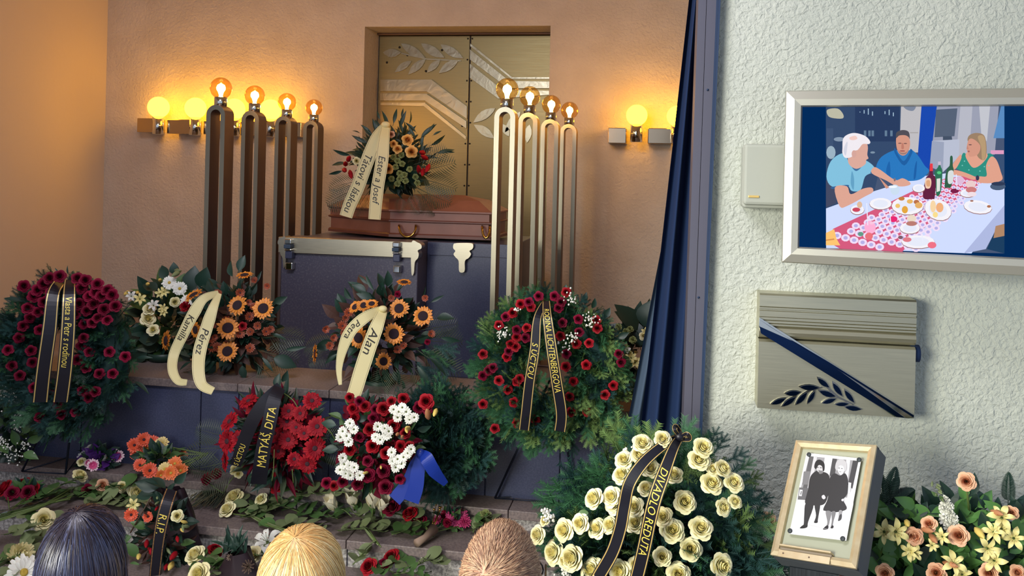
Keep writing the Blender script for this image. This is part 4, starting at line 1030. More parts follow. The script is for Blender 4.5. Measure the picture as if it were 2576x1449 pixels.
# long hair parted at the crown and falling straight
def long_hair(root, hc, s, a, mats, weights, n, pole, length, root_m=None, width=.0016, roots=None):
    rx, ry, rz = a; pl_ = Vector(pole).normalized(); q = Vector((0,0,1)).rotation_difference(pl_)
    def path(i):
        phi = R(0, 2*math.pi); th0 = .8*R(.0, 1)**1.6; lay = R(0, .010); pts = []; nr = []
        k = 15; last = None
        wob = R(0,6.28); amp = R(0,.0035)
        for j in range(k):
            t = j/(k-1); th = th0+(1.75-th0)*min(1, t*2.0)
            d = q @ Vector((math.sin(th)*math.cos(phi), math.sin(th)*math.sin(phi), math.cos(th)))
            p = Vector((d.x*(rx+lay), d.y*(ry+lay), d.z*(rz+lay)))
            nn = Vector((d.x/rx, d.y/ry, d.z/rz)).normalized()
            if p.z < -.02 or t > .5 or (last is not None and last[2]):
                if last is None or not last[2]: last = (p.copy(), nn.copy(), True, t)
                f = (t-last[3])/(1-last[3]+1e-6); flat = Vector((last[1].x, last[1].y, 0)).normalized()
                p = last[0]+Vector((0,0,-length*f))+flat*(.030*f*(1-.5*f)); nn = flat
            p = Vector((p.x, min(p.y, .066+.1*lay), p.z))
            if len(pts) > 2 and p.y > .05 and p.z < .05: break
            pts.append(hc+(p+Vector((amp*math.sin(t*7+wob), amp*math.cos(t*6+wob), 0)))*s); nr.append(nn)
        return pts, nr
    o = strands('hair', root, mats, n, path, width*s, 14, weights)
    if roots:                                            # darker regrowth around the parting
        def rpath(i):
            while True:
                p, nr = path(i)
                if (p[0]-hc-(q @ Vector((0,0,rz)))*s).length < .052*s: break
            k = random.choice((3,4,5)); nr = nr[:k]
            return [a+b*.0035*s for a, b in zip(p[:k], nr)], nr
        strands('hair_roots', root, [roots], 500, rpath, width*s, 4)
    # close fitting cap under the strands so no scalp shows
    cap = MB()
    def fn(u, v):
        a_ = 2*math.pi*u; th = v*1.85; d = q @ Vector((math.sin(th)*math.cos(a_), math.sin(th)*math.sin(a_), math.cos(th)))
        yy = d.y*(ry-.002)
        return hc+Vector((d.x*(rx-.002), min(yy, .062), d.z*(rz-.002)))*s
    cap.grid(fn, 28, 16, 0, True, None, True)
    put('hair_cap', cap.mesh('hair_cap', root_m or mats[0]), root)
    return o
HD = [hairm('hair_black', (50,50,72), .32), hairm('hair_black_sheen', (72,78,108), .32), hairm('hair_brown_black', (40,28,38), .35)]  # the bluish strands put the sheen on black hair into colour
HB = [hairm('hair_blonde', (232,200,132)), hairm('hair_blonde_pale', (242,220,164)), hairm('hair_blonde_dark', (206,164,98))]
HM = [hairm('hair_light_brown', (168,128,98), .5), hairm('hair_dark_brown', (126,90,70), .5), hairm('hair_sandy', (200,164,130), .5)]
t0 = at(212,1281,1.80)
p1, h1, s1 = body('person', 'woman with long straight black hair seen from behind, lower left', (t0.x, 1.80, t0.z-.012), .128, mat('dark_jacket',(34,34,46),.8), SKINM)
long_hair(p1, h1, s1, (.083,.108,.134), HD, [5,4,2], 6500, (0.0,-.25,1), .36, None, .001, hairm('hair_root_black', (34,26,38), .4))
t0 = at(762,1336,2.05)
p2, h2, s2 = body('person', 'woman with shoulder-length blonde hair seen from behind, lower centre', (t0.x, 2.05, t0.z-.012), .15, mat('black_dress',(26,26,32),.8), SKINM)
long_hair(p2, h2, s2, (.110,.125,.142), HB, [5,5,2], 6500, (-.02,-.42,1), .26, mat('hair_root_blonde', (176,128,78), .5), .0011, hairm('hair_regrowth', (212,166,104)))
t0 = at(1262,1308,1.66)
p3, h3, s3 = body('person', 'man with short light brown hair and dark glasses seen from behind', (t0.x, 1.66, t0.z-.012), .140, mat('dark_suit',(38,40,52),.8), SKINM)
def short_path(i):
    while True:
        phi = R(0, 2*math.pi); ct = R(-.62, 1); th = math.acos(ct); d = Vector((math.sin(th)*math.cos(phi), math.sin(th)*math.sin(phi), math.cos(th)))
        if d.y > .55 and d.z < .55: continue
        if d.z < -.25 and d.y > -.15: continue
        if abs(d.x) > .9 and d.z < -.08 and d.y > -.25: continue
        break
    rx, ry, rz = .0715, .1005, .1235
    p = Vector((d.x*rx, d.y*ry, d.z*rz)); nn = Vector((d.x/rx, d.y/ry, d.z/rz)).normalized()
    cr = Vector((-.02,-.085,.075)); rel = p-cr; rel -= nn*rel.dot(nn); swirl = nn.cross(rel)
    fl = (rel.normalized()+swirl.normalized()*.55*math.exp(-rel.length*14)+Vector((R(-.16,.16),R(-.16,.16),R(-.16,.16)))).normalized()
    L = .019*(.45+.55*max(0,min(1,(d.z+.35)*1.2)))*R(.7,1.2); pts = []; nr = []
    for j in range(5):
        t = j/4; pts.append(h3+(p+fl*L*t+nn*(.002+.005*math.sin(t*2.2)*(.4+.6*max(0,d.z))))*s3); nr.append(nn)
    return pts, nr
strands('hair', p3, HM, 15000, short_path, .0005, 4, [5,3,4])
cap = MB()
def fn(u, v):
    a_ = 2*math.pi*u; th = v*1.72; d = Vector((math.sin(th)*math.cos(a_), math.sin(th)*math.sin(a_), math.cos(th)))
    return h3+Vector((d.x*.0715, min(d.y*.1, .06), d.z*.123))*s3
put('hair_cap', cap.grid(fn, 28, 14, 0, True, None, True).mesh('hair_cap', mat('scalp', (206,156,130), .6)), p3)
gl = MB(); ex = .076
for sg in (-1,1):
    gl.tube([h3+Vector((sg*ex,-.012,.005))*s3, h3+Vector((sg*ex,-.004,.018))*s3, h3+Vector((sg*(ex+.001),.05,.02))*s3, h3+Vector((sg*.07,.105,.015))*s3], .0022, 6)
    gl.tube([h3+Vector((sg*.038+.027*math.cos(a), .112-.004*abs(math.cos(a)), .004+.02*math.sin(a)))*s3 for a in [2*math.pi*k/16 for k in range(17)]], .0018, 5)
gl.tube([h3+Vector((-.012,.113,.01))*s3, h3+Vector((.012,.113,.01))*s3], .0018, 5)
put('glasses', gl.mesh('glasses', mat('glasses_black',(18,18,24),.3)), p3)
# ------------------------------------------------------------------ big standing wreaths
def wire_easel(label, feet, top, Yb):
    """thin wire easel: two front legs, a rear leg and a base ring"""
    c = at(*top, Yb); root = thing('wreath_stand', label, 'stand', (c.x, Yb, on(*feet[0], Z2).z), 'wire wreath stands')
    P = [on(px, py, Z2+.006) for px, py in feet]
    for p in P: put('leg', MB().tube([p, c+Vector((0,.06,0))], .006, 6).mesh('leg', WIRE), root)
    put('base_wire', MB().tube(P+[P[0]], .004, 6).mesh('base_wire', WIRE), root)
    return root
def wreath(name, label, cpx, rpx, Y, tube_r, nsp, size, mats, tilt=.15, group=None, stand_h=None, parts=0, ry=None):
    c = at(*cpx, Y); r = rpx*mpp(cpx[0], Y); ryy = (ry or rpx)*mpp(cpx[0], Y)
    root = thing(name, label, 'wreath', (c.x, c.y, c.z-ryy), group)
    T = Matrix.Translation(c) @ Matrix.Rotation(-tilt, 4, 'X')          # leans back
    m = MB(); rm = r-tube_r; rmy = ryy-tube_r
    m.grid(lambda u, v: (( rm+tube_r*.62*math.cos(6.2832*v))*math.cos(6.2832*u), tube_r*.62*math.sin(6.2832*v), (rmy+tube_r*.62*math.cos(6.2832*v))*math.sin(6.2832*u)), 32, 10, 0, True, None, True)
    put('wreath_ring', m.mesh('wreath_ring', FIR_D), root, T)
    Ms = []
    for i in range(nsp):
        a = R(0,6.2832); b = R(-math.pi*1.0, math.pi*.1)                 # front half of the ring mostly
        dirr = Vector((math.cos(a), 0, math.sin(a))); out = dirr*math.cos(b+math.pi/2)*-1 if False else dirr
        q = R(0,6.2832); off = dirr*math.cos(q)*tube_r*.75 + Vector((0,-abs(math.sin(q))*tube_r*.75,0))
        p = Vector((rm*math.cos(a), 0, rmy*math.sin(a)))+off*R(.3,1)
        tang = Vector((-math.sin(a),0,math.cos(a)))
        d = off.normalized()*R(.35,1.0)+tang*R(-1,.5)+Vector((0,-.3,0))+dirr*.3
        Ms.append((T @ along(p, d, size*R(.7,1.2), R(-1,1), Vector((R(-.5,.5),-1,R(-.2,.5))))))
    if parts:
        for M in Ms[:parts]: put('fir_sprig', random.choice([ME_SPRIG[0],ME_SPRIG[0],ME_SPRIG[1],ME_SPRIG[2]]), root, M)
        Ms = Ms[parts:]
    if Ms:
        pv, pf, pm = proto(SPRIG); V=[]; F=[]; MI=[]; pvn = np.array([tuple(x) for x in pv], float); nn = len(pvn)
        for i, M in enumerate(Ms):
            V.append(pvn @ np.array(M.to_3x3()).T + np.array(M.translation)); F += [tuple(j+i*nn for j in f) for f in pf]; MI += [i%len(mats)]*len(pf)
        me = bpy.data.meshes.new('fir_needles'); me.from_pydata(np.concatenate(V).tolist(), [], F)
        for mm in mats: me.materials.append(mm)
        me.polygons.foreach_set('material_index', MI); me.update(); put('fir_needles', me, root, kind='stuff')
    return root, c, r
BK = (BLACK_R, GOLD_R); CR = (CREAM_R, INK)
def tiny_white(root, spots, Y, name='babys_breath'):
    m = MB()
    for px, py, n, sp in spots:
        for _ in range(n):
            p = at(px+random.gauss(0,sp), py+random.gauss(0,sp), Y+R(-.03,.02)); m.sphere(p, R(.003,.0055), 5, 4)
            if random.random() < .3: m.tube([p, p+Vector((R(-.02,.02), .03, -.03))], .0008, 3, 1)
    put(name, m.mesh(name, [PUREW, STEM]), root, kind='stuff')

# the red wreath at the far left
wire_easel('wire stand carrying the dark red rose wreath at far left', [(55,1186),(205,1140),(165,1192)], (180,900), 4.42)
root, c, r = wreath('red_rose_wreath', 'large fir wreath crowded with dark red roses, two black gold-edged ribbons, far left', (172,892), 196, 4.33, .15, 620, .12, [FIR_D, FIR, FIR_D, LEAF_D])
for px, py in [(150,695),(195,700),(215,705),(245,715),(270,730),(282,742),(110,715),(95,730),(85,745),(225,745),(240,735),(200,765),(218,782),(70,775),(95,785),(75,800),(112,760),(290,770),(262,778),(212,815),(232,812),(210,850),(225,885),(78,882),(82,912),(315,897),(275,885),(217,925),(250,940),(283,940),(50,945),(30,920),(20,880),(240,985),(222,1000),(208,983),(145,1015),(122,992),(155,1042),(190,1035),(100,1050),(85,975),(60,720),(125,700),(255,745),(235,765),(205,725),(130,735),(190,790),(245,800),(270,805),(58,820),(100,830),(48,850),(205,870),(195,905)]:
    bloom(root, 'rose', ME_ROSE_K, px, py, 31 if py < 780 else 27, 4.17)
for pts, tx in (([(152,708,4.2),(134,740,4.1),(124,830,4.06),(110,930,4.06),(101,1012,4.08)], None), ([(176,704,4.2),(174,740,4.1),(171,830,4.06),(163,930,4.06),(152,1012,4.08)], 'Vlasta a Petr s rodinou')):
    ribbon(root, pts, [26,34,36], BK, True, tx, .22, .5, letter=GOLD_L, stretch=.82)
leafset(root, ME_NARROW, [(172,690,95,22),(150,690,120,20),(60,760,160,50),(40,790,190,60),(20,800,200,50),(345,900,10,40),(340,960,-20,50),(310,1000,-40,40)], 4.3)

# the rose wreath on the tripod, right of the catafalque
wire_easel('wire tripod stand under the red rose wreath beside the navy curtain', [(1245,1253),(1455,1268),(1412,1238)], (1385,950), 4.42)
root, c, r = wreath('red_rose_wreath', 'round fir wreath dotted with red roses and white sprays, black ribbons, beside the curtain', (1390,928), 190, 4.33, .145, 700, .12, [FIR, FIR_D, FIR, FIR_L], .12)
for px, py in [(1330,760),(1355,745),(1395,745),(1412,760),(1405,775),(1425,735),(1310,765),(1335,772),(1290,787),(1272,797),(1255,818),(1300,830),(1300,848),(1325,825),(1322,850),(1285,866),(1280,884),(1297,872),(1275,898),(1215,891),(1240,925),(1230,932),(1215,945),(1255,957),(1300,960),(1307,953),(1278,980),(1293,1012),(1215,1017),(1415,812),(1455,803),(1500,805),(1503,826),(1457,835),(1410,845),(1450,865),(1482,863),(1425,890),(1423,922),(1475,918),(1557,890),(1563,912),(1443,960),(1543,970),(1522,993),(1433,998),(1437,1036),(1477,1036),(1347,1055),(1300,1064),(1245,1078)]:
    bloom(root, 'rose', ME_ROSE_K if py < 960 and random.random() < .6 else ME_ROSE_R, px, py, 25, 4.17)
ribbon(root, [(1372,757,4.2),(1352,800,4.1),(1345,880,4.06),(1332,960,4.06),(1323,1040,4.08),(1318,1082,4.1)], [14,26,28,28], BK, True, 'S ÚCTOU', .36, .56, letter=GOLD_L)
ribbon(root, [(1374,757,4.19),(1377,800,4.09),(1388,880,4.05),(1400,960,4.05),(1412,1040,4.07),(1408,1085,4.09)], [20,28,30,30], BK, True, 'RODINA LICHTENBERGOVA', .1, .55, letter=GOLD_L, stretch=.78)
tiny_white(root, [(1265,840,40,8),(1485,805,34,9),(1435,750,26,8),(1437,850,30,7),(1412,870,14,10),(1300,780,10,6)], 4.14)
leafset(root, [ME_NARROW, ME_LEAFD], [(1470,760,80,26),(1490,775,70,26),(1520,800,60,30),(1420,735,80,20),(1555,850,30,30)], 4.3)

# dark fir wreath with the blue bow
root, c, r = wreath('fir_wreath', 'plain dark green fir wreath with a bright blue bow leaning against the granite ledge', (1108,1108), 128, 4.40, .15, 520, .13, [FIR_D, FIR_D, FIR, LEAF_D], .2)
bow = put('bow_knot', MB().sphere((0,0,0), (.022,.02,.022), 10, 8).mesh('bow_knot', BLUE_R), root, Matrix.Translation(at(1058,1140,4.02)))
ribbon(root, [(1058,1140,4.04),(1042,1170,4.02),(1026,1215,4.00),(992,1258,3.99)], [14,26,34,36], (BLUE_R,BLUE_R))
ribbon(root, [(1058,1142,4.03),(1052,1180,4.00),(1046,1225,3.98),(1034,1262,3.97)], [16,34,38,40], (BLUE_R,BLUE_R))
ribbon(root, [(1056,1138,4.04),(1072,1152,3.98),(1092,1185,3.98),(1122,1218,4.02)], [14,34,32,14], (BLUE_R,BLUE_R))

# white rose wreath in front of the jamb
wst = thing('wreath_stand', 'low dark stand hidden behind the white rose wreath', 'stand', (at(1640,1300,2.98).x, 2.98, 0), 'wire wreath stands')
root, c, r = wreath('white_rose_wreath', 'huge fir wreath full of ivory white roses with black gold-edged ribbons, lower right', (1652,1372), 262, 2.86, .19, 520, .15, [FIR, FIR_D, FIR_D], .22, parts=240)
for sg in (-1,1):
    p = Vector((c.x+sg*.16, 2.96, 0)); put('leg', MB().tube([p, Vector((c.x+sg*.12, 3.03, c.z+.08))], .008, 6).mesh('leg', WIRE), wst)
fil = foliage(root, 'fir_filler', proto(SPRIG), [FIR_D, FIR, FIR_D, LEAF_D], at(1650,1380,2.93), (.25,.07,.26), 260, .13)
for px, py, sz in [(1616,1116,48),(1610,1146,48),(1570,1157,44),(1667,1105,42),(1564,1195,46),(1637,1179,46),(1696,1196,44),(1758,1157,52),(1768,1127,50),(1818,1179,44),(1793,1180,34),(1790,1217,54),(1846,1214,48),(1495,1255,50),(1538,1250,48),(1545,1270,44),(1597,1275,46),(1625,1230,40),(1722,1263,56),(1820,1276,40),(1849,1262,34),(1668,1300,46),(1598,1317,48),(1460,1317,46),(1501,1330,46),(1536,1322,44),(1691,1335,60),(1763,1329,56),(1737,1381,56),(1666,1401,46),(1815,1423,58),(1707,1445,56),(1353,1346,44),(1418,1334,52),(1392,1390,56),(1440,1404,62),(1424,1412,40),(1489,1436,60),(1560,1438,56),(1583,1446,50),(1600,1420,40),(1370,1310,26)]:
    dx, dy = (px-1652)/262, (py-1372)/262
    p = at(px, py, 2.63); n = CAMD(p)+Vector((dx*.9+R(-.25,.25), 0, -dy*.5+R(-.1,.5)))
    bloom(root, 'rose', ME_ROSE_W if random.random() < .9 else ME_ROSE_C, px, py, sz*1.1, 2.63 if abs(dx) < .9 else 2.69, n)
leafset(root, ME_ROSELEAF, [(1590,1170,200,26),(1650,1215,160,26),(1745,1180,20,28),(1830,1235,-10,30),(1700,1290,10,30),(1640,1345,180,30),(1720,1350,-30,30),(1480,1290,200,30),(1420,1360,160,30)], 2.70)
tiny_white(root, [(1378,1300,40,9),(1425,1445,26,9),(1580,1140,16,6)], 2.66)
sp = Vector((c.x,2.76,c.z))
for px, py, an in ((1790,1110,60),(1805,1130,50),(1840,1150,42),(1862,1180,30),(1880,1215,18),(1900,1260,8),(1915,1310,0),(1922,1370,-10),(1430,1300,160),(1445,1250,150),(1480,1210,145),(1520,1170,140),(1400,1340,185),(1735,1115,80),(1590,1120,110),(1925,1420,-15),(1900,1400,-5)):
    leafset(root, random.sample(ME_SPRIG,2), [(px-14*math.cos(math.radians(an)),py+14*math.sin(math.radians(an)),an+R(-12,12),62)], 2.80, 'fir_sprig')
ribbon(root, [(1706,1102,2.68),(1672,1118,2.62),(1622,1160,2.58),(1584,1215,2.56),(1570,1275,2.56),(1560,1330,2.56),(1540,1390,2.57),(1505,1452,2.6),(1480,1500,2.62)], [22,32,34,34], BK)
ribbon(root, [(1708,1104,2.67),(1694,1128,2.60),(1672,1185,2.56),(1649,1250,2.54),(1634,1310,2.54),(1622,1370,2.55),(1608,1430,2.57),(1590,1500,2.6)], [22,36,36,36], BK, True, 'DIVADLO REDUTA', .25, .57, letter=GOLD_L, stretch=.98)
kn = MB(); 
put('bow_knot', MB().sphere((0,0,0), (.017,.015,.015), 10, 8).mesh('bow_knot', BLACK_R), root, Matrix.Translation(at(1710,1098,2.66)))
ribbon(root, [(1710,1098,2.66),(1698,1082,2.64),(1700,1072,2.66),(1712,1088,2.68)], [8,14,10], BK); ribbon(root, [(1712,1098,2.66),(1728,1092,2.63),(1734,1104,2.64),(1716,1106,2.66)], [8,14,10], BK)

# ------------------------------------------------------------------ sprays on the ledge and on the coffin
def base_tray(root, px, py, Y, w_): 
    p = at(px, py, Y); put('oasis_tray', MB().lathe([(w_*.8,0),(w_,.05),(w_*.9,.05),(w_*.85,.03)],16).mesh('oasis_tray', LEAF_D), root, Matrix.Translation((p.x,Y,p.z)))
# coffin spray
YA = 6.5
c = at(980,410,YA); root = thing('coffin_spray', 'mixed spray with peach roses and cream ribbons lying on the coffin lid', 'flowers', at(980,505,YA))
foliage(root, 'greenery', proto(LEAFN), [LEAF_D, LEAF_P, LEAF_D], at(985,402,YA+.02), (.28,.12,.21), 420, .12)
foliage(root, 'foliage_base', proto(LEAFW), [LEAF_D], at(990,440,YA+.03), (.2,.1,.10), 90, .12)
leafset(root, ME_PALM, [(1040,430,8,105),(1050,450,-8,100),(1045,470,-25,95),(1040,415,22,90),(910,470,205,95),(915,455,190,85),(900,485,220,80),(1030,480,-60,62),(1050,480,-45,74),(1010,490,-95,45),(930,480,235,70)], YA-.16, 'palm_frond')
leafset(root, ME_NARROW, [(975,320,100,44),(990,310,80,40),(1005,320,65,44),(1020,345,50,40),(960,330,120,36),(940,345,140,44),(920,360,150,40),(1060,345,45,50),(1085,365,30,44),(1100,385,15,44),(880,390,170,44),(870,410,185,40),(860,430,200,36),(1080,330,60,24),(905,335,150,20),(955,300,110,24),(1010,295,80,24),(1030,310,70,30),(1090,340,35,24),(1120,380,-10,24)]+[(R(930,1060),R(330,400),R(20,160),34) for _ in range(26)], YA-.14)
for px, py, sz, me in [(1025,352,30,ME_ROSE_Y),(1035,382,32,ME_ROSE_Y),(1000,375,24,ME_ROSE_Y),(990,362,20,ME_ROSE_Y),(978,425,26,ME_ROSE_Y),(985,338,18,ME_ROSE_P),(897,405,20,ME_ROSE_C),(925,385,18,ME_ROSE_C),(905,440,18,ME_ROSE_C),(960,330,16,ME_ROSE_C)]: bloom(root, 'rose', me, px, py, sz, YA-.26)
for px, py in [(990,395),(1000,405),(1012,412),(995,420),(1005,435),(1018,440),(1005,450),(1045,445),(1050,460),(1030,425),(985,450),(1000,462),(1060,430),(920,410),(912,425),(1010,390),(1020,455)]: bloom(root, 'green_bloom', ME_CARN_G, px, py, 18, YA-.24)
for px, py, a in [(1068,385,40),(1075,400,20),(1065,425,10),(1055,435,0),(875,405,170),(865,425,190),(880,430,200),(1080,415,0),(870,415,175)]: leafset(root, ME_TULIP, [(px,py,a,34)], YA-.22, 'red_bloom')
ribbon(root, [(966,320,YA-.30),(945,350,YA-.36),(922,410,YA-.40),(900,470,YA-.42),(880,515,YA-.44),(870,545,YA-.46)], [22,34,34,32], CR, False, 'Tátovi s láskou', .34, .55, letter=INK)
ribbon(root, [(970,320,YA-.31),(966,350,YA-.37),(960,410,YA-.41),(950,470,YA-.43),(945,515,YA-.46),(942,552,YA-.48)], [22,32,32,30], CR, False, 'Ester a Josef', .34, .55, letter=INK)
put('ribbon_knot', MB().sphere((0,0,0), (.035,.03,.026), 10, 8).mesh('ribbon_knot', CREAM_R), root, Matrix.Translation(at(970,314,YA-.3)))

def sunflower_spray(label, c_px, Y, rad, suns, extra, tray):
    root = thing('sunflower_spray', label, 'flowers', at(*tray, Y))
    foliage(root, 'greenery', proto(LEAFG), [LEAF_D, LEAF_D, mat('leaf_bronze', (84,58,50), .5)], at(*c_px, Y+.05), (rad, .12, rad*.95), 300, .10)
    base_tray(root, tray[0], tray[1], Y+.05, .1)
    for px, py, sz, n in suns: bloom(root, 'sunflower', ME_SUN, px, py, sz, Y-.14, n)
    for px, py, sz, me in extra: bloom(root, 'filler_bloom', me, px, py, sz, Y-.1)
    return root
BRZ = [ray_flower('filler_bloom', [(14,1,.16,.4,.1,.2,False),(9,.7,.14,.5,.1,.18,False)], mat('petal_bronze', (150,70,44), .5, var=.15), DISC_D, .2)]
s = sunflower_spray('left sunflower spray with two cream ribbons on the granite ledge', (580,825), 4.74, .29,
    [(615,692,44,(0,-.25,1)),(597,768,54,(-.05,-1,.5)),(662,776,56,None),(573,825,58,None),(572,884,54,None),(418,857,52,(-.8,-1,.1)),(487,742,50,(-.4,-.5,1)),(492,830,44,(-.5,-1,0))],
    [(R(520,690),R(730,900),R(16,26),BRZ) for _ in range(22)]+[(465,770,30,ME_CARN_RR),(640,705,18,BRZ),(672,720,18,BRZ),(610,820,22,ME_ROSE_R),(630,835,22,BRZ)], (575,905))
leafset(s, [ME_NARROW, ME_LEAFD], [(585,695,110,40),(600,680,70,40),(560,735,150,36),(640,715,60,36),(690,760,20,36),(680,840,-10,44),(660,900,-40,44),(540,910,220,40),(610,920,-80,36),(690,900,-20,60),(720,880,10,50),(480,910,210,36)], 4.66)
leafset(s, ME_PALM, [(650,880,-15,100),(640,910,-35,90),(520,905,215,80),(660,850,5,100)], 4.72, 'palm_frond')
ribbon(s, [(550,737,4.54),(512,752,4.46),(486,790,4.42),(462,838,4.40),(438,890,4.38),(434,930,4.32),(448,958,4.28),(470,962,4.26)], [14,30,26,22,14], CR, False, 'Kamilla', .3, .6, letter=INK, stretch=1.1)
ribbon(s, [(552,738,4.53),(536,775,4.45),(518,830,4.41),(503,880,4.37),(499,930,4.31),(508,968,4.28),(536,984,4.26)], [12,30,32,28,18], CR, False, 'Pérez', .36, .6, letter=INK, stretch=1.1)
s = sunflower_spray('centre sunflower spray with two cream ribbons in front of the granite catafalque', (950,838), 4.72, .28,
    [(1017,710,40,(.1,-.25,1)),(1004,776,52,(0,-1,.35)),(1064,795,54,(.2,-1,.5)),(991,840,56,(.1,-1,.2)),(965,909,44,None),(793,889,52,(-.95,-.55,.05)),(902,850,56,(-.2,-1,0)),(915,768,38,(.1,-.8,.7)),(893,772,36,(-.3,-.8,.6)),(935,764,34,(.1,-.6,.8))],
    [(877,787,24,BRZ),(862,820,26,BRZ),(868,840,24,BRZ),(820,828,20,BRZ),(830,870,22,BRZ),(870,800,20,BRZ),(1000,740,20,ME_CARN_R),(1070,750,18,BRZ),(1085,840,20,BRZ),(1075,860,18,ME_CARN_R),(1000,880,22,BRZ),(1015,870,20,BRZ),(985,750,18,BRZ),(840,850,20,BRZ)], (955,975))
leafset(s, [ME_NARROW, ME_NARROW, ME_LEAFD], [(940,730,125,44),(925,715,140,34),(920,735,150,40),(960,725,100,40),(975,720,80,40),(1000,730,60,36),(935,750,160,40),(1085,760,30,36),(1100,800,10,44),(1110,850,-10,50),(1080,900,-30,60),(1050,920,-50,60),(1000,930,-80,44),(1010,955,-70,40),(840,860,200,50),(850,890,215,44),(1060,750,60,30)], 4.66)
leafset(s, ME_PALM, [(1050,850,-8,110),(1050,880,-28,120),(1030,910,-50,100),(1060,830,12,90),(850,860,185,90),(850,880,200,80)], 4.74, 'palm_frond')
leafset(s, ME_SPRIG, [(1060,880,-20,90),(1080,890,-35,80),(1050,910,-50,80),(1090,870,-10,70)], 4.7, 'fir_sprig')
ribbon(s, [(962,779,4.54),(922,796,4.46),(884,830,4.42),(863,875,4.40),(853,925,4.38),(856,968,4.36)], [20,30,30,18,8], CR, False, 'Petra', .3, .55, letter=INK, stretch=1.1)
ribbon(s, [(964,780,4.53),(950,815,4.45),(928,875,4.41),(908,935,4.37),(896,975,4.33),(888,998,4.31)], [22,36,38,36,34], CR, False, 'Alan', .26, .62, letter=INK, stretch=1.15)
put('ribbon_knot', MB().sphere((0,0,0), (.026,.02,.018), 10, 8).mesh('ribbon_knot', CREAM_R), s, Matrix.Translation(at(963,777,4.52)))

# white lily spray at the left
YL = 4.95
root = thing('lily_spray', 'white lily and gerbera spray with dark leaves left of the lamp stands', 'flowers', at(410,905,YL)); base_tray(root, 410, 905, YL, .1)
foliage(root, 'greenery', proto(LEAFG), [LEAF_D, LEAF_P, LEAF], at(415,810,YL+.05), (.22,.1,.27), 220, .12)
for px, py, sz, me in [(426,711,36,ME_GERB_W),(452,726,36,ME_GERB_W),(404,738,30,ME_LILY),(412,735,30,ME_LILY),(386,768,34,ME_LILYW),(372,802,38,ME_ROSE_W),(376,778,34,ME_ROSE_W),(330,745,30,ME_LILYW),(352,752,34,ME_LILY),(410,776,28,ME_LILY),(472,758,36,ME_GERB_W),(385,830,30,ME_ROSE_W),(470,775,30,ME_ROSE_W),(410,785,26,ME_LILY),(440,760,28,ME_ROSE_W)]: bloom(root, 'white_bloom', me, px, py, sz, YL-.16)
leafset(root, ME_WIDED, [(480,730,80,60),(500,720,60,50),(420,700,120,36),(395,730,150,40),(440,690,90,30),(350,850,200,50),(370,880,215,50),(400,850,180,50)], YL-.08)
leafset(root, [ME_BUD_Y, ME_BUD_G], [(453,682,80,36),(325,735,120,34),(318,740,130,30),(370,715,115,26),(402,705,110,26),(345,735,100,24),(440,680,100,26)], YL-.12, 'lily_bud')

# lily spray behind the curtain
YQ = 4.9
root = thing('lily_spray', 'cream lily spray half hidden behind the navy curtain', 'flowers', at(1600,1000,YQ)); base_tray(root, 1605, 990, YQ, .1)
foliage(root, 'greenery', proto(LEAFG), [LEAF_D, LEAF_P], at(1610,880,YQ+.05), (.17,.1,.24), 150, .12)
leafset(root, ME_WIDED, [(1600,830,120,80),(1620,820,75,70),(1640,800,60,60),(1590,850,150,50),(1610,870,100,60),(1625,900,45,50)], YQ-.1)
for px, py, sz, me in [(1588,900,36,ME_LILY),(1598,912,34,ME_LILY),(1625,835,26,ME_LILY),(1620,845,24,ME_ROSE_W),(1578,880,30,ME_LILYC),(1565,845,22,ME_CARN_G),(1575,835,22,ME_CARN_G),(1556,822,20,ME_CARN_G),(1592,855,22,ME_CARN_G),(1585,828,20,ME_CARN_G)]: bloom(root, 'cream_bloom', me, px, py, sz, YQ-.16)

# red gerbera spray leaning on the ledge
YG = 4.28
root = thing('gerbera_spray', 'red gerbera spray with a broad black ribbon leaning on the granite ledge', 'flowers', on(690,1250,Z1))
foliage(root, 'greenery', proto(LEAFN), [LEAF_D, LEAF_P, LEAF_D, CRIM_IN], at(695,1105,YG+.02), (.25,.07,.24), 420, .12)
foliage(root, 'filler_bloom', proto(LEAFW), [CRIM, CRIM_IN, RED_IN], at(715,1100,YG-.02), (.20,.07,.20), 300, .035)
for px, py, sz, n in [(571,1110,56,(-.4,-1,.15)),(577,1060,50,(-.4,-.7,.6)),(566,1160,50,(-.9,-.8,.1)),(625,1008,46,(-.2,-.5,.9)),(640,1030,44,None),(785,1008,46,(.4,-.7,.7)),(798,1073,50,None),(792,1128,54,None),(773,1167,48,(.2,-1,-.1)),(725,1106,48,None),(650,1050,40,None),(722,1060,40,None),(726,1034,38,None),(690,1090,40,None),(740,1155,36,None),(755,1040,36,None),(600,1100,36,None),(700,1135,36,None),(765,1090,34,None),(745,1075,34,None)]: bloom(root, 'gerbera', ME_GERB_R, px, py, sz*1.05, YG-.13, n)
leafset(root, ME_PALM, [(570,1130,175,100),(575,1160,195,100),(600,1180,205,100),(790,1100,5,90),(800,1130,-10,80),(575,1100,160,80)], YG-.02, 'palm_frond')
leafset(root, ME_LEAFD, [(695,975,80,36),(710,960,60,30),(770,1000,40,30),(740,1180,-60,40),(640,1190,-120,36)], YG-.1)
ribbon(root, [(704,975,YG-.14),(690,1005,YG-.20),(678,1060,YG-.24),(664,1120,YG-.24),(656,1175,YG-.23),(650,1218,YG-.20)], [30,34,36,38,40], (BLACK_R, BLACK_R), True, 'MATYÁŠ, DITA', .80, .60, True, letter=GOLD_L, stretch=.8)
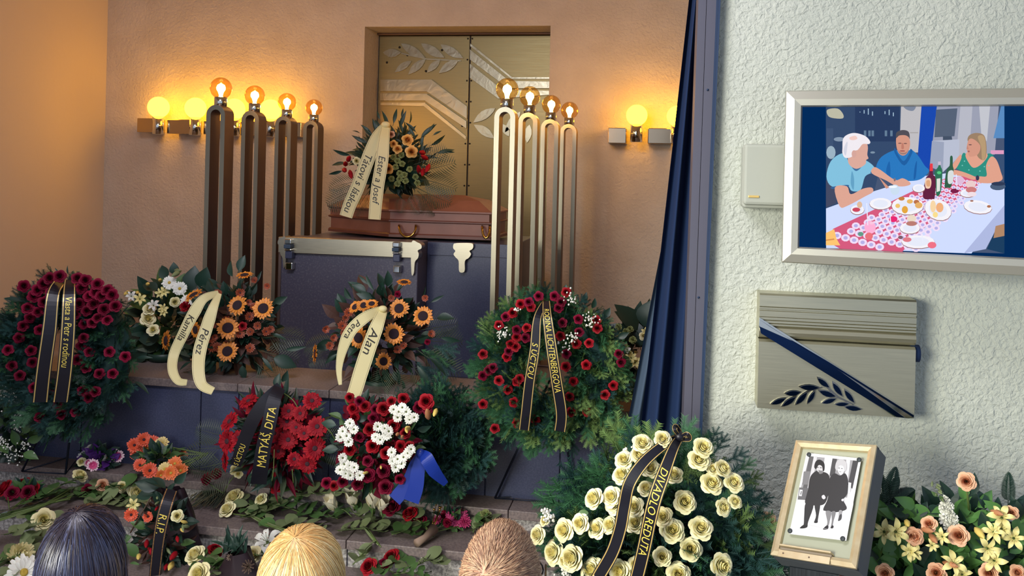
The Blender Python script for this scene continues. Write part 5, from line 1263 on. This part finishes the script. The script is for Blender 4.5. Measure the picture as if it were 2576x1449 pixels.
ribbon(root, [(706,972,YG-.13),(672,1005,YG-.19),(640,1050,YG-.21),(618,1100,YG-.20),(604,1140,YG-.19),(592,1172,YG-.17)], [26,34,34,32,26], (BLACK_R, BLACK_R), True, 'S ÚCTOU', .985, .46, True, letter=GOLD_L, stretch=.7)
for pts in ([(715,990,YG-.1),(740,1010,YG-.12),(760,1050,YG-.12)], [(800,1060,YG-.1),(830,1085,YG-.12),(845,1110,YG-.1)], [(735,1180,YG-.2),(738,1215,YG-.2)], [(690,1130,YG-.2),(688,1180,YG-.2),(684,1210,YG-.2)]):
    put('grass_blade', MB().tube(spline([at(*p) for p in pts],4), .0025, 4).mesh('grass_blade', STEM), root)

# red and white cushion
YH = 4.13
root = thing('flower_cushion', 'round cushion of red roses and white daisies below the sunflower ribbons', 'flowers', on(945,1245,Z1))
foliage(root, 'greenery', proto(LEAFG), [LEAF_D, LEAF, CRIM_IN], at(945,1115,YH+.06), (.22,.07,.24), 300, .08)
foliage(root, 'filler_bloom', proto(LEAFW), [CRIM, CRIM_IN, RED_IN], at(950,1110,YH+.0), (.20,.06,.22), 260, .03)
for px, py in [(880,1065),(862,1085),(872,1097),(890,1080),(877,1112),(856,1100),(990,1030),(1012,1025),(1000,1050),(1022,1036),(1030,1055),(1042,1050),(1003,1036),(950,1073),(968,1078),(945,1100),(956,1106),(973,1095),(978,1085),(862,1152),(880,1172),(855,1182),(870,1192),(891,1176),(881,1196),(905,1196),(866,1168),(985,1138),(1000,1155),(995,1176),(1015,1150),(1010,1167),(1026,1140),(1034,1130),(988,1160)]:
    bloom(root, 'daisy', ME_DAISY, px, py, 26, YH-.18, jit=.25)
for px, py, sz in [(888,1028,26),(918,1022,28),(965,1028,32),(1015,1003,28),(1072,1010,36),(892,1050,24),(930,1080,30),(990,1070,30),(880,1130,30),(938,1122,32),(972,1140,30),(1008,1122,26),(965,1185,32),(927,1196,32),(970,1225,34),(822,1215,26),(862,1212,26),(1030,1122,24),(1006,1205,24),(900,1218,28),(940,1052,26),(905,1100,24),(1055,1025,30),(1075,1030,24),(925,1160,26),(945,1030,24),(905,1010,24),(880,1000,22),(985,1010,24),(840,1222,22),(1020,1090,24)]: bloom(root, 'rose', random.choice(ME_ROSE_R+ME_ROSE_K), px, py, sz*1.1, YH-.14)
leafset(root, [ME_BUD_Y], [(1098,1030,40,34),(1022,1075,110,28),(1030,1078,35,34),(925,1188,50,22),(958,1172,100,16)], YH-.2, 'lily_bud'); leafset(root, [ME_BUD_O], [(1078,1052,5,46),(1002,1090,20,26),(1012,1100,-15,26)], YH-.18, 'lily_bud')
leafset(root, ME_LEAFD, [(900,1060,30,30),(920,1140,60,30),(1000,1100,20,34),(1050,1080,10,36),(850,1130,180,40),(845,1070,170,40),(985,1215,-40,34),(950,1150,40,24)], YH-.12)
leafset(root, ME_PALM, [(985,1020,75,90),(970,1010,95,80)], YH-.0, 'palm_frond')

# white blossom plant at the left edge
root = thing('blossom_bush', 'leafy bush with tiny white blossoms at the left edge below the red wreath', 'flowers', on(40,1200,Z2+.0))
foliage(root, 'greenery', proto(LEAFR), [LEAF, LEAF_D, LEAF_D], at(30,1090,4.44), (.16,.06,.2), 120, .06)
leafset(root, ME_LEAF, [(60,1090,60,40),(70,1110,20,40),(40,1120,100,40),(20,1140,140,36),(60,1140,-10,40)], 4.2)
tiny_white(root, [(10,985,50,11),(25,1000,40,10),(50,1060,30,9),(45,1075,24,7),(60,1048,30,8),(20,1130,30,10),(60,1120,26,9),(5,1110,24,8),(35,1150,20,9)], 4.2, 'blossoms')
# ------------------------------------------------------------------ flowers laid on the steps
def onc(px, py, z):
    """on the tread at height z, or propped against the riser behind it"""
    p = on(px, py, z); lim = Y1f-.07 if z < Z1-.02 else (Y2f-.07 if z < Z2-.005 else YLf-.08)
    return p if p.y < lim else at(px, py, lim-R(0,.03))
def cut(label, me, head, tail, size, z, leaves=4, group='cut roses laid on the steps', name='cut_rose', catg='rose', lm=None, up=.6, lsz=31):
    h = onc(head[0], head[1], z+.035); t = onc(tail[0], tail[1], z+.008)
    root = thing(name, label, catg, (h.x, h.y, z), group)
    k = (h-EYE).length/FPX; d = (h-t).normalized()
    n = d*.5+CAMD(h)*.7+Vector((0,0,.5*up)) if not isinstance(up, tuple) else Vector(up)
    if isinstance(me, list): me = random.choice(me)
    put('bloom', me, root, facing(h, n, size*.5*k, R(0,6)))
    mid = h.lerp(t, .5)+Vector((R(-.01,.01),R(-.01,.01),.006))
    put('stem', MB().tube(spline([h-n.normalized()*size*.15*k, h.lerp(t,.15)-Vector((0,0,.012)), mid, t],3), .0032, 5).mesh('stem', STEM), root)
    for i in range(leaves):
        f = .18+.7*(i+.5)/leaves; p = h.lerp(t, f)+Vector((0,0,.006)); side = Vector((0,0,1)).cross(d)*(1 if i%2 else -1)
        dd = side+d*R(-.1,.8)+Vector((0,0,R(.05,.5)))
        put('leaf', random.choice([lm or ME_ROSELEAF, lm or ME_ROUND]), root, along(p, dd, lsz*k*R(.75,1.15), R(-.4,.4)))
    return root
def sprig(label, pts, z, n, lsz, me=None, name='eucalyptus_sprig', group='leafy sprigs laid on the steps'):
    P = spline([onc(px,py,z+.012+.014*(i%2)) for i,(px,py) in enumerate(pts)], 4); root = thing(name, label, 'foliage', (P[0].x,P[0].y,z), group)
    k = (P[0]-EYE).length/FPX
    put('stem', MB().tube(P, .003, 5).mesh('stem', STEM), root)
    for i in range(n):
        f = (i+.5)/n*(len(P)-1.001); a = int(f); p = P[a].lerp(P[a+1], f-a); d = (P[a+1]-P[a]).normalized(); side = Vector((0,0,1)).cross(d)*(1 if i%2 else -1)
        put('leaf', me or ME_ROUND, root, along(p, side+d*.5+Vector((0,0,R(.1,.9))), lsz*k*R(.7,1.2), R(-.5,.5)))
    return root
def bunch(name, label, spots, stems, z, lift=.06, fol=None, group=None, wrap=None, leaves=(), catg='bouquet', stemm=None):
    """spots: (px, py, size, mesh, normal or None); stems end at one tied point"""
    c = onc(*stems, z); root = thing(name, label, catg, (c.x, c.y, z), group)
    k = (c-EYE).length/FPX; tie = c+Vector((0,0,.02))
    hs = []
    for px, py, sz, me, n in spots:
        p = onc(px, py, z+lift*R(.6,1.1)); hs.append(p)
        put('bloom', random.choice(me) if isinstance(me, list) else me, root, facing(p, n or (CAMD(p)+Vector((R(-.3,.3),0,R(-.1,.5)))), sz*.5*k, R(0,6)))
    for i, p in enumerate(hs):
        if i % 2 == 0: put('stem', MB().tube([p-Vector((0,-.01,.02)), p.lerp(tie,.5)-Vector((0,0,.008)), tie+Vector((R(-.01,.01),R(-.01,.01),R(-.004,.004)))], .003, 5).mesh('stem', stemm or STEM), root)
    if fol:
        m0 = sum(hs, Vector())/len(hs); foliage(root, 'greenery', proto(fol[0]), fol[1], m0+Vector((0,.03,-.015)), fol[2], fol[3], fol[4])
    for px, py, ang, lp, me in leaves:
        p = onc(px, py, z+.04); a = math.radians(ang); put('leaf', me, root, along(p, R0*math.cos(a)+Vector((0,1,.35))*math.sin(a), lp*k, R(-.3,.3), CAMD(p)))
    return root, hs, tie
# --- upper step (in front of the ledge)
b, hs, tie = bunch('gerbera_bouquet', 'orange and yellow gerbera bouquet lying on the upper step at left',
    [(362,1106,34,ME_GERB_OR,None),(338,1120,34,ME_GERB_OR,None),(346,1140,34,ME_GERB_OR,None),(365,1160,36,ME_GERB_OR,None),(377,1184,34,ME_GERB_OR,None),(352,1170,30,ME_GERB_OR,None),(384,1112,30,ME_GERB_OR,None),(407,1115,32,ME_GERB_Y,None),(413,1136,32,ME_GERB_Y,None),(403,1125,24,ME_GERB_O,None),
     (440,1166,32,ME_GERB_O,None),(456,1150,32,ME_GERB_O,None),(430,1190,32,ME_GERB_O,None),(454,1184,34,ME_GERB_O,None),(414,1180,32,ME_GERB_Y,None),(462,1168,28,ME_GERB_O,None),(405,1196,24,ME_GERB_O,None),(372,1128,26,ME_GERB_O,None)], (520,1150), Z2, .10, (LEAFG,[LEAF_D,LEAF],(.12,.04,.06),90,.07))
for px, py, a, l in ((470,1130,20,110),(480,1140,5,120),(490,1150,-10,110),(500,1110,35,90),(470,1170,-20,100)):
    p = on(px,py,Z2+.05); aa = math.radians(a); put('palm_frond', ME_PALM, b, along(p, R0*math.cos(aa)+U0*math.sin(aa), l*.0023, R(-.3,.3), CAMD(p)))
bunch('violet_bouquet', 'small violet and pink bouquet with purple ribbon on the upper step at far left',
    [(234,1170,26,ME_GERB_PW,None),(296,1147,28,ME_GERB_PW,None),(222,1165,18,ME_GERB_PW,None),(208,1150,24,ME_GERB_W,None),(270,1152,24,ME_GERB_W,None),(262,1148,20,ME_GERB_W,None),(230,1127,18,ME_GERB_W,None),(218,1132,14,ME_GERB_W,None),(256,1130,14,ME_GERB_W,None),(205,1162,20,ME_ROSE_W,None)], (250,1185), Z2, .07, (LEAFW,[PURPLE,LEAF_D,PURPLE,LEAF_D],(.11,.04,.05),110,.055))
cut('cream rose on the upper step below the violet bouquet', ME_ROSE_C, (202,1196), (120,1240), 34, Z2-.04, 4, lm=ME_ROSELEAF)
# --- middle step, left
b, hs, tie = bunch('rose_bouquet', 'cellophane wrapped dark red rose bouquet at the left edge of the steps', [(12,1228,40,ME_ROSE_R,(-.6,-.6,.6)),(52,1224,44,ME_ROSE_R,(-.3,-.6,.8)),(84,1234,34,ME_ROSE_R,(-.3,-.8,.5)),(30,1240,30,ME_ROSE_K,None),(70,1238,30,ME_ROSE_K,None)], (30,1290), Z1, .06, (LEAFG,[LEAF_D,LEAF],(.09,.04,.03),40,.06))
st2 = thing('cellophane_bouquet', 'bundle of bare rose stems wrapped in crumpled cellophane at left', 'bouquet', on(80,1295,Z1))
for i in range(11):
    o1, o2 = R(-12,12), R(-10,10); put('stem', MB().tube([on(178+R(-8,8),1244+o1,Z1+.05+R(0,.02)), on(95,1275+o2*.6,Z1+.04+R(0,.015)), on(-25,1308+o2,Z1+.03)], .0036, 5).mesh('stem', STEM), st2)
wm = MB().grid(lambda u, v: tuple(on(125-150*v,1263+46*v*.9,Z1+.045)+Vector((0,math.sin(u*6.283)*.022*(1+.2*math.sin(v*17+u*20)),math.cos(u*6.283)*.026*(1+.25*math.sin(v*23+u*13))))), 18, 16, 0, True, None, True)
put('cellophane_wrap', wm.mesh('cellophane_wrap', CELLO), st2)
for lb, me, h, t, sz, n in (('cream rose head lying left of the black-haired woman', ME_ROSE_C, (110,1307), (25,1290), 46, 6),('cream rose lying behind the black-haired woman, in front of the orange bouquet', ME_ROSE_W, (341,1241), (250,1262), 42, 5),
        ('small white rose beside the cream rose above the black-haired woman', ME_ROSE_W, (366,1254), (300,1275), 26, 3),('pale rose bud lying left of the two white roses', ME_ROSE_C, (308,1225), (230,1240), 26, 4),('brownish orange rose under the orange bouquet', ME_ROSE_P, (258,1221), (190,1235), 30, 4),('dark crimson rose left of the brownish orange rose', ME_ROSE_K, (222,1233), (150,1250), 28, 4)):
    cut(lb, me, h, t, sz, Z1, n)
for i, (lb, pts, n) in enumerate((('leafy sprig at the far left below the cellophane wrapped stems', [(10,1345),(70,1330),(130,1300)],9),('grey green sprig between the crimson roses and the rose stems at far left', [(60,1262),(110,1250),(160,1236)],9),
        ('leafy sprig reaching from the stems towards the violet bouquet', [(170,1240),(210,1250),(250,1238)],8),('broad leafed sprig just above the black-haired woman', [(205,1272),(265,1262),(330,1268)],11),('dark leafed sprig below the orange gerbera bouquet', [(270,1238),(320,1222),(385,1226)],9))):
    sprig(lb, pts, Z1, n, 34, [ME_ROUND, ME_ROSELEAF, ME_LEAF][i%3])
cut('pale yellow chrysanthemum left of the black-haired woman', ME_MUM_W, (54,1396), (-20,1410), 62, Z0+.12, 5, 'cut chrysanthemums', 'cut_chrysanthemum', 'chrysanthemum')
cut('large white chrysanthemum at the bottom left corner', ME_GERB_W, (60,1440), (-20,1455), 74, Z0+.10, 4, 'cut chrysanthemums', 'cut_chrysanthemum', 'chrysanthemum')
for lb, pts in (('green sprig below the pale yellow chrysanthemum at the left edge', [(0,1425),(40,1405),(90,1400)]),('green sprig between the chrysanthemums and the black-haired woman', [(40,1372),(90,1362),(140,1340)])): sprig(lb, pts, Z0+.1, 9, 42, ME_ROUND)
# --- hanging bouquet with the R.I.P. ribbon
YR = 3.92
root = thing('hanging_bouquet', 'dark wrapped bouquet with a black R.I.P. ribbon beside the black-haired woman', 'bouquet', at(430,1449,YR))
mb = MB().grid(lambda u, v: tuple(at(430+(30+42*math.sin(min(1,v*1.3)*1.57))*math.sin(u*6.283)+16*v, 1228+250*v, YR+.10)+Vector((0,.06*math.cos(u*6.283)*(.4+v)+.012*math.sin(u*31+v*9),0))), 26, 12, 0, True, None, True)
put('dark_wrap', mb.mesh('dark_wrap', DARKP), root)
foliage(root, 'greenery', proto(LEAFG), [LEAF_D, LEAF_D, mat('leaf_bronze',(84,58,50),.5)], at(410,1345,YR+.02), (.12,.05,.20), 150, .07)
leafset(root, [ME_LEAFD], [(415,1228,150,60),(400,1225,165,60),(440,1215,40,40),(390,1240,190,50)], YR); leafset(root, ME_TULIP, [(375,1380,240,40),(443,1390,260,42),(370,1360,215,34),(445,1350,90,26),(398,1275,100,20),(420,1420,250,30)], YR-.06, 'red_bloom')
leafset(root, [ME_BUD_Y, ME_BUD_G], [(350,1395,230,34),(420,1380,70,22),(470,1315,30,24),(460,1320,60,22),(455,1330,90,22),(475,1325,10,24),(435,1415,250,40),(400,1262,60,18),(395,1250,80,16)], YR-.07, 'bud')
bloom(root, 'rose', ME_ROSE_W, 446,1298,32, YR-.08); bloom(root, 'alstroemeria', ME_LILY, 335,1270,36, YR-.0); bloom(root, 'alstroemeria', mat and ME_GERB_OR, 330,1295,34, YR-.02); bloom(root,'alstroemeria', ME_GERB_OR, 372,1300,26, YR-.04)
leafset(root, ME_LEAF, [(345,1400,120,46),(350,1420,200,40),(365,1330,140,40),(455,1370,20,36),(330,1350,200,40)], YR-.03)
put('bare_twig', MB().tube([at(328,1340,YR-.06), at(380,1250,YR-.03)], .004, 5).mesh('bare_twig', STEM_B), root)
ribbon(root, [(432,1232,YR-.02),(420,1265,YR-.08),(408,1310,YR-.11),(399,1360,YR-.12),(392,1420,YR-.12),(386,1480,YR-.11)], [30,32,28,26], (BLACK_R, mat('gold_mottled',(214,170,100),.35,.6, noise=(400,(120,70,60),2,.45,.6))), True, 'R.I.P.', .26, .62, letter=GOLD_L, stretch=.95)
# --- dry grass bundle and red bloom
b, hs, tie = bunch('dry_bouquet', 'dry grass bundle with a crimson bloom lying left of the red gerbera spray', [(520,1205,34,ME_CARN_R,(-.5,-.6,.6)),(545,1192,28,ME_CARN_R,None),(592,1182,24,ME_ROSE_C,None),(600,1192,20,ME_ROSE_C,None)], (560,1250), Z1, .07)
gm = MB()
for i in range(150):
    a = on(600+R(-35,20),1200+R(-18,22),Z1+.07); c2 = on(500+R(-25,60),1250+R(-25,30),Z1+.02); gm.tube([a, a.lerp(c2,.5)+Vector((R(-.01,.01),R(-.01,.01),.02)), c2], .0022, 3, random.choice((0,1)))
put('dry_grass', gm.mesh('dry_grass', [mat('dry_grass',(122,112,78),.7), LEAF_P]), b, kind='stuff')
# --- middle step, centre
for lb, me, h, t, sz, n in (('cream rose at the top of the pair left of the blonde woman', ME_ROSE_C, (588,1250), (680,1300), 44, 5),('cream rose beneath the upper cream rose, left of the blonde woman', ME_ROSE_W, (572,1282), (700,1322), 40, 4),('third cream rose squeezed between the pair left of the blonde woman', ME_ROSE_C, (600,1264), (720,1340), 32, 4),
        ('small cream rose bud above the blonde woman', ME_ROSE_W, (656,1256), (760,1290), 30, 4),('crimson rose lying right of the white lilies', ME_ROSE_K, (985,1277), (1040,1330), 44, 4),('bright red rose half hidden by leaves beside the pink bouquet', ME_ROSE_R, (1030,1292), (1080,1340), 40, 3),('dark red rose closest to the pink bouquet', ME_ROSE_K, (1052,1310), (1090,1350), 40, 3),
        ('red rose below the black ribbon of the gerbera spray', ME_ROSE_R, (700,1219), (760,1238), 44, 3),('closed green rose bud left of the short-haired man', ME_CARN_G, (1222,1293), (1190,1340), 30, 6)):
    cut(lb, me, h, t, sz, Z1, n)
for i, (h, t, sz, n) in enumerate((((838,1272),(885,1300),62,(-.3,-.5,1)),((888,1262),(905,1300),60,(-.1,-.3,1)),((940,1262),(935,1305),84,(.05,-.3,1)),((962,1276),(965,1315),62,(.3,-.3,1)))):
    lb = ('white lily at the left of the row behind the blonde woman','second white lily from the left, behind the blonde woman','tallest white lily above the red roses','rightmost white lily beside the crimson rose')[i]
    r_ = cut(lb, ME_CUPLILY, h, t, sz*1.15, Z1, 3, 'white lilies on the steps', 'cut_lily', 'lily', lm=ME_LEAF, up=n)
for i, (lb, pts, n) in enumerate((('sage sprig left of the tied green stems by the blonde woman', [(615,1302),(660,1290),(705,1272)],9),('sage sprig directly behind the crown of the blonde hair', [(690,1330),(750,1318),(810,1330)],11),('sage sprig below the leftmost white lily', [(740,1295),(800,1288),(850,1305)],11),
        ('sage sprig along the step edge below the middle white lilies', [(850,1335),(910,1330),(965,1338)],11),('sage sprig in front of the tallest white lily', [(890,1290),(935,1312),(985,1318)],11),('sage sprig below the crimson rose near the pink bouquet', [(985,1345),(1025,1335),(1060,1345)],8),
        ('dark leafed sprig left of the short-haired man at the step edge', [(1185,1335),(1212,1318),(1240,1308)],9),('long green sprig between the daisy cushion and the white lilies', [(740,1248),(820,1238),(900,1240)],13),('sage sprig below the small cream rose bud', [(660,1275),(710,1268),(755,1262)],9))):
    sprig(lb, pts, Z1, n, 34, [ME_ROUND, ME_ROUND, ME_ROSELEAF][i%3])
for lb, pts in (('tied bundle of green stems left of the blonde woman',[(600,1275),(660,1312),(735,1340)]),('bare cut stems crossing the step edge right of the blonde woman',[(905,1310),(930,1345),(955,1372)])):
    t_ = thing('stalk_bundle', lb, 'stems', on(*pts[1],Z1))
    for i in range(6): put('stem', MB().tube(spline([on(x+R(-6,6), y+R(-6,6), Z1+.02+R(0,.015)) for x,y in pts],4), .0035, 5).mesh('stem', [STEM, LEAF_E][i%2]), t_)
b, hs, tie = bunch('pink_bouquet', 'small pink daisy bouquet with gold twigs and a wrapped handle right of the blonde woman', [(1152,1303,52,ME_GERB_P,(.2,-.7,.8)),(1138,1295,34,ME_GERB_P,None),(1170,1312,34,ME_MUM_P,None),(1100,1307,28,ME_MUM_P,(-.3,-.6,.6)),(1118,1296,26,ME_CARN_R,None),(1125,1315,24,ME_CARN_R,None)], (1065,1355), Z1, .07, (LEAFG,[LEAF,LEAF_D],(.06,.03,.03),40,.05))
gt = MB()
for i in range(7):
    p = on(1095+R(-10,18),1275+R(-12,10),Z1+.13); gt.sphere(p, .006, 6, 5); gt.tube([p, on(1085,1345,Z1+.03)], .0016, 4)
put('gold_twigs', gt.mesh('gold_twigs', BRASS), b)
put('wrapped_handle', MB().tube([on(1092,1330,Z1+.05), on(1070,1352,Z1+.035), on(1048,1366,Z1+.03)], [.026,.016,.02], 10).mesh('wrapped_handle', mat('wrap_brown',(150,126,108),.7)), b)
# --- lowest step
for lb, me, h, t, sz, n in (('cream rose low on the step right of the R.I.P. bouquet', ME_ROSE_W, (491,1397), (560,1425), 46, 4),('cream rose at the bottom edge right of the R.I.P. bouquet', ME_ROSE_C, (500,1443), (580,1440), 50, 3),('red rose left of the dark wrapped bundle', ME_ROSE_R, (542,1384), (505,1420), 36, 3),('yellow green rose behind the left of the blonde hair', ME_ROSE_C, (636,1396), (690,1400), 40, 4),
        ('white lily just behind the blonde hair', ME_LILYW, (672,1362), (700,1395), 70, 2),('red rose right of the blonde hair, on the lowest step', ME_ROSE_R, (927,1425), (990,1440), 40, 5),('red rose above the leafy cluster between the blonde woman and the man', ME_ROSE_R, (984,1402), (1040,1430), 42, 5),('dark red rose left of the leafy cluster', ME_ROSE_K, (968,1418), (930,1445), 28, 3)):
    cut(lb, me, h, t, sz, Z0+.06, n, 'cut roses on the lowest step')
for i, (lb, pts, n) in enumerate((('bright green sprig on the lowest step left of the man', [(1045,1425),(1080,1408),(1115,1415)],11),('green sprig at the bottom edge between the blonde woman and the man', [(990,1445),(1030,1440),(1075,1446)],10),('small sprig touching the right side of the blonde hair', [(888,1420),(905,1402),(918,1385)],6),('green sprig right of the R.I.P. bouquet on the lowest step', [(505,1420),(540,1432),(570,1425)],9))):
    sprig(lb, pts, Z0+.06, n, 35, [ME_ROUND, ME_LEAF][i%2])
root = thing('dark_bundle', 'dark wrapped dried bouquet standing left of the blonde woman', 'bouquet', on(600,1470,Z0))
YD = 3.78
put('dark_wrap', MB().grid(lambda u, v: tuple(at(602+(20+46*v)*math.sin(u*6.283)+5*math.sin(u*25), 1385+80*v, YD)+Vector((0,.06*math.cos(u*6.283),0))), 22, 6, 0, True, None, True).mesh('dark_wrap', DARKP), root)
leafset(root, ME_NARROW, [(575+R(-18,40),1385+R(-12,10),R(40,140),R(30,56)) for _ in range(26)], YD-.02, 'dry_leaf')
put('dry_seedhead', mum_mesh('dry_seedhead', mat('seed_brown',(104,84,72),.8), 4, 7), root, facing(at(622,1425,YD-.06), (0,-1,.4), .036)); put('dry_seedhead', mum_mesh('dry_seedhead', mat('seed_pale',(150,130,112),.8), 4, 7), root, facing(at(577,1402,YD-.05), (0,-1,.4), .018))
# ------------------------------------------------------------------ tall arrangement at the right
YF = 2.85
c = at(2390,1440,YF); root = thing('pedestal_arrangement', 'big arrangement of peach roses, yellow lilies and ferns against the pale wall, lower right', 'flowers', (c.x, c.y, 0))
put('pedestal', MB().lathe([(.16,0),(.16,.02),(.09,.05),(.08,.5),(.13,.56),(.15,.66)],24).mesh('pedestal', STEEL_SIDE), root, Matrix.Translation((c.x,c.y,0)))
LB = mat('leaf_fresh', (84,130,66), .4, var=.18); ME_LEAFB = LEAFG.mesh('leaf', LB); ME_ROUNDB = LEAFR.mesh('leaf', LB)
foliage(root, 'greenery', proto(LEAFG), [LEAF_D, LB, LEAF_D], at(2390,1410,YF+.05), (.40,.12,.17), 420, .09)
foliage(root, 'greenery', proto(LEAFG), [LEAF_D, LB, LEAF_D], at(2400,1520,YF), (.42,.16,.2), 260, .10)
leafset(root, [ME_LEAFB, ME_ROUNDB, ME_LEAFD], [(2300,1275,150,56),(2330,1290,20,50),(2285,1290,170,50),(2310,1300,60,44),(2425,1255,100,50),(2440,1245,80,56),(2460,1275,45,56),(2480,1280,110,50),(2380,1280,200,44),(2410,1300,60,50),(2445,1310,10,60),(2500,1300,70,50),(2530,1280,30,50),(2560,1290,60,60),(2280,1380,200,50),(2250,1400,220,44),(2330,1390,0,50),(2440,1390,60,44),(2420,1400,30,50),(2540,1390,40,50),(2290,1420,250,44),(2500,1410,-30,44),(2340,1410,200,50),(2230,1300,120,50),(2545,1320,0,56),(2570,1350,60,50),(2390,1400,130,44),(2240,1420,200,50),(2460,1425,0,44)]+[(R(2200,2576),R(1290,1440),R(0,180),R(36,60)) for _ in range(70)], YF-.08)
leafset(root, ME_FERN, [(2536,1272,92,82),(2222,1275,100,90),(2230,1265,75,90),(2215,1280,60,90),(2240,1270,35,70),(2225,1260,20,84)], YF+.0, 'fern_frond')
for px, py, sz in [(2431,1211,46),(2300,1350,46),(2411,1347,52),(2337,1318,40),(2122,1442,44),(2226,1442,46),(2356,1441,50),(2488,1442,48),(2545,1290,34),(1933,1307,40),(2560,1440,40),(2290,1348,30)]: bloom(root, 'rose', ME_ROSE_P, px, py, sz, YF-.16 if px > 2000 else YF+.12)
put('stem', MB().tube([at(2431,1222,YF-.15), at(2440,1300,YF-.05)], .0035, 5).mesh('stem', STEM), root)
for px, py, sz, n in [(2224,1338,64,(-.3,-1,.3)),(2254,1338,66,(.1,-1,.3)),(2520,1302,66,None),(2500,1338,60,None),(2484,1380,64,(0,-1,.1)),(2500,1410,64,None),(2399,1418,66,(0,-1,.7)),(2550,1354,60,None),(2370,1350,44,None),(2288,1388,48,None),(2520,1330,46,None),(1932,1424,56,(-.2,-1,.2)),(2300,1390,44,None),(2420,1445,50,None),(2345,1372,34,None)]: bloom(root, 'lily', ME_LILY, px, py, sz, YF-.17 if px > 2000 else YF+.08, n, jit=.35)
leafset(root, [ME_BUD_Y, ME_BUD_O], [(2190,1362,70,34),(2340,1345,80,44),(2320,1330,125,44),(2455,1330,100,50),(2495,1285,110,40),(2280,1310,60,40),(2375,1415,130,44),(2180,1375,50,30)], YF-.15, 'lily_bud')
for cx_, py0, n in ((2372,1252,26),):
    for i in range(n):
        f = i/n; bloom(root, 'stock_floret', ME_RUFF_W, cx_+4+14*f+R(-16,16)*(.4+f), 1255+75*f, 22+6*f, YF-.13)
    leafset(root, [ME_BUD_G, ME_LEAF], [(2351+R(-6,6)+k*2.2,1212+k*6,90+R(-60,60),18) for k in range(9)], YF-.13, 'green_bud')
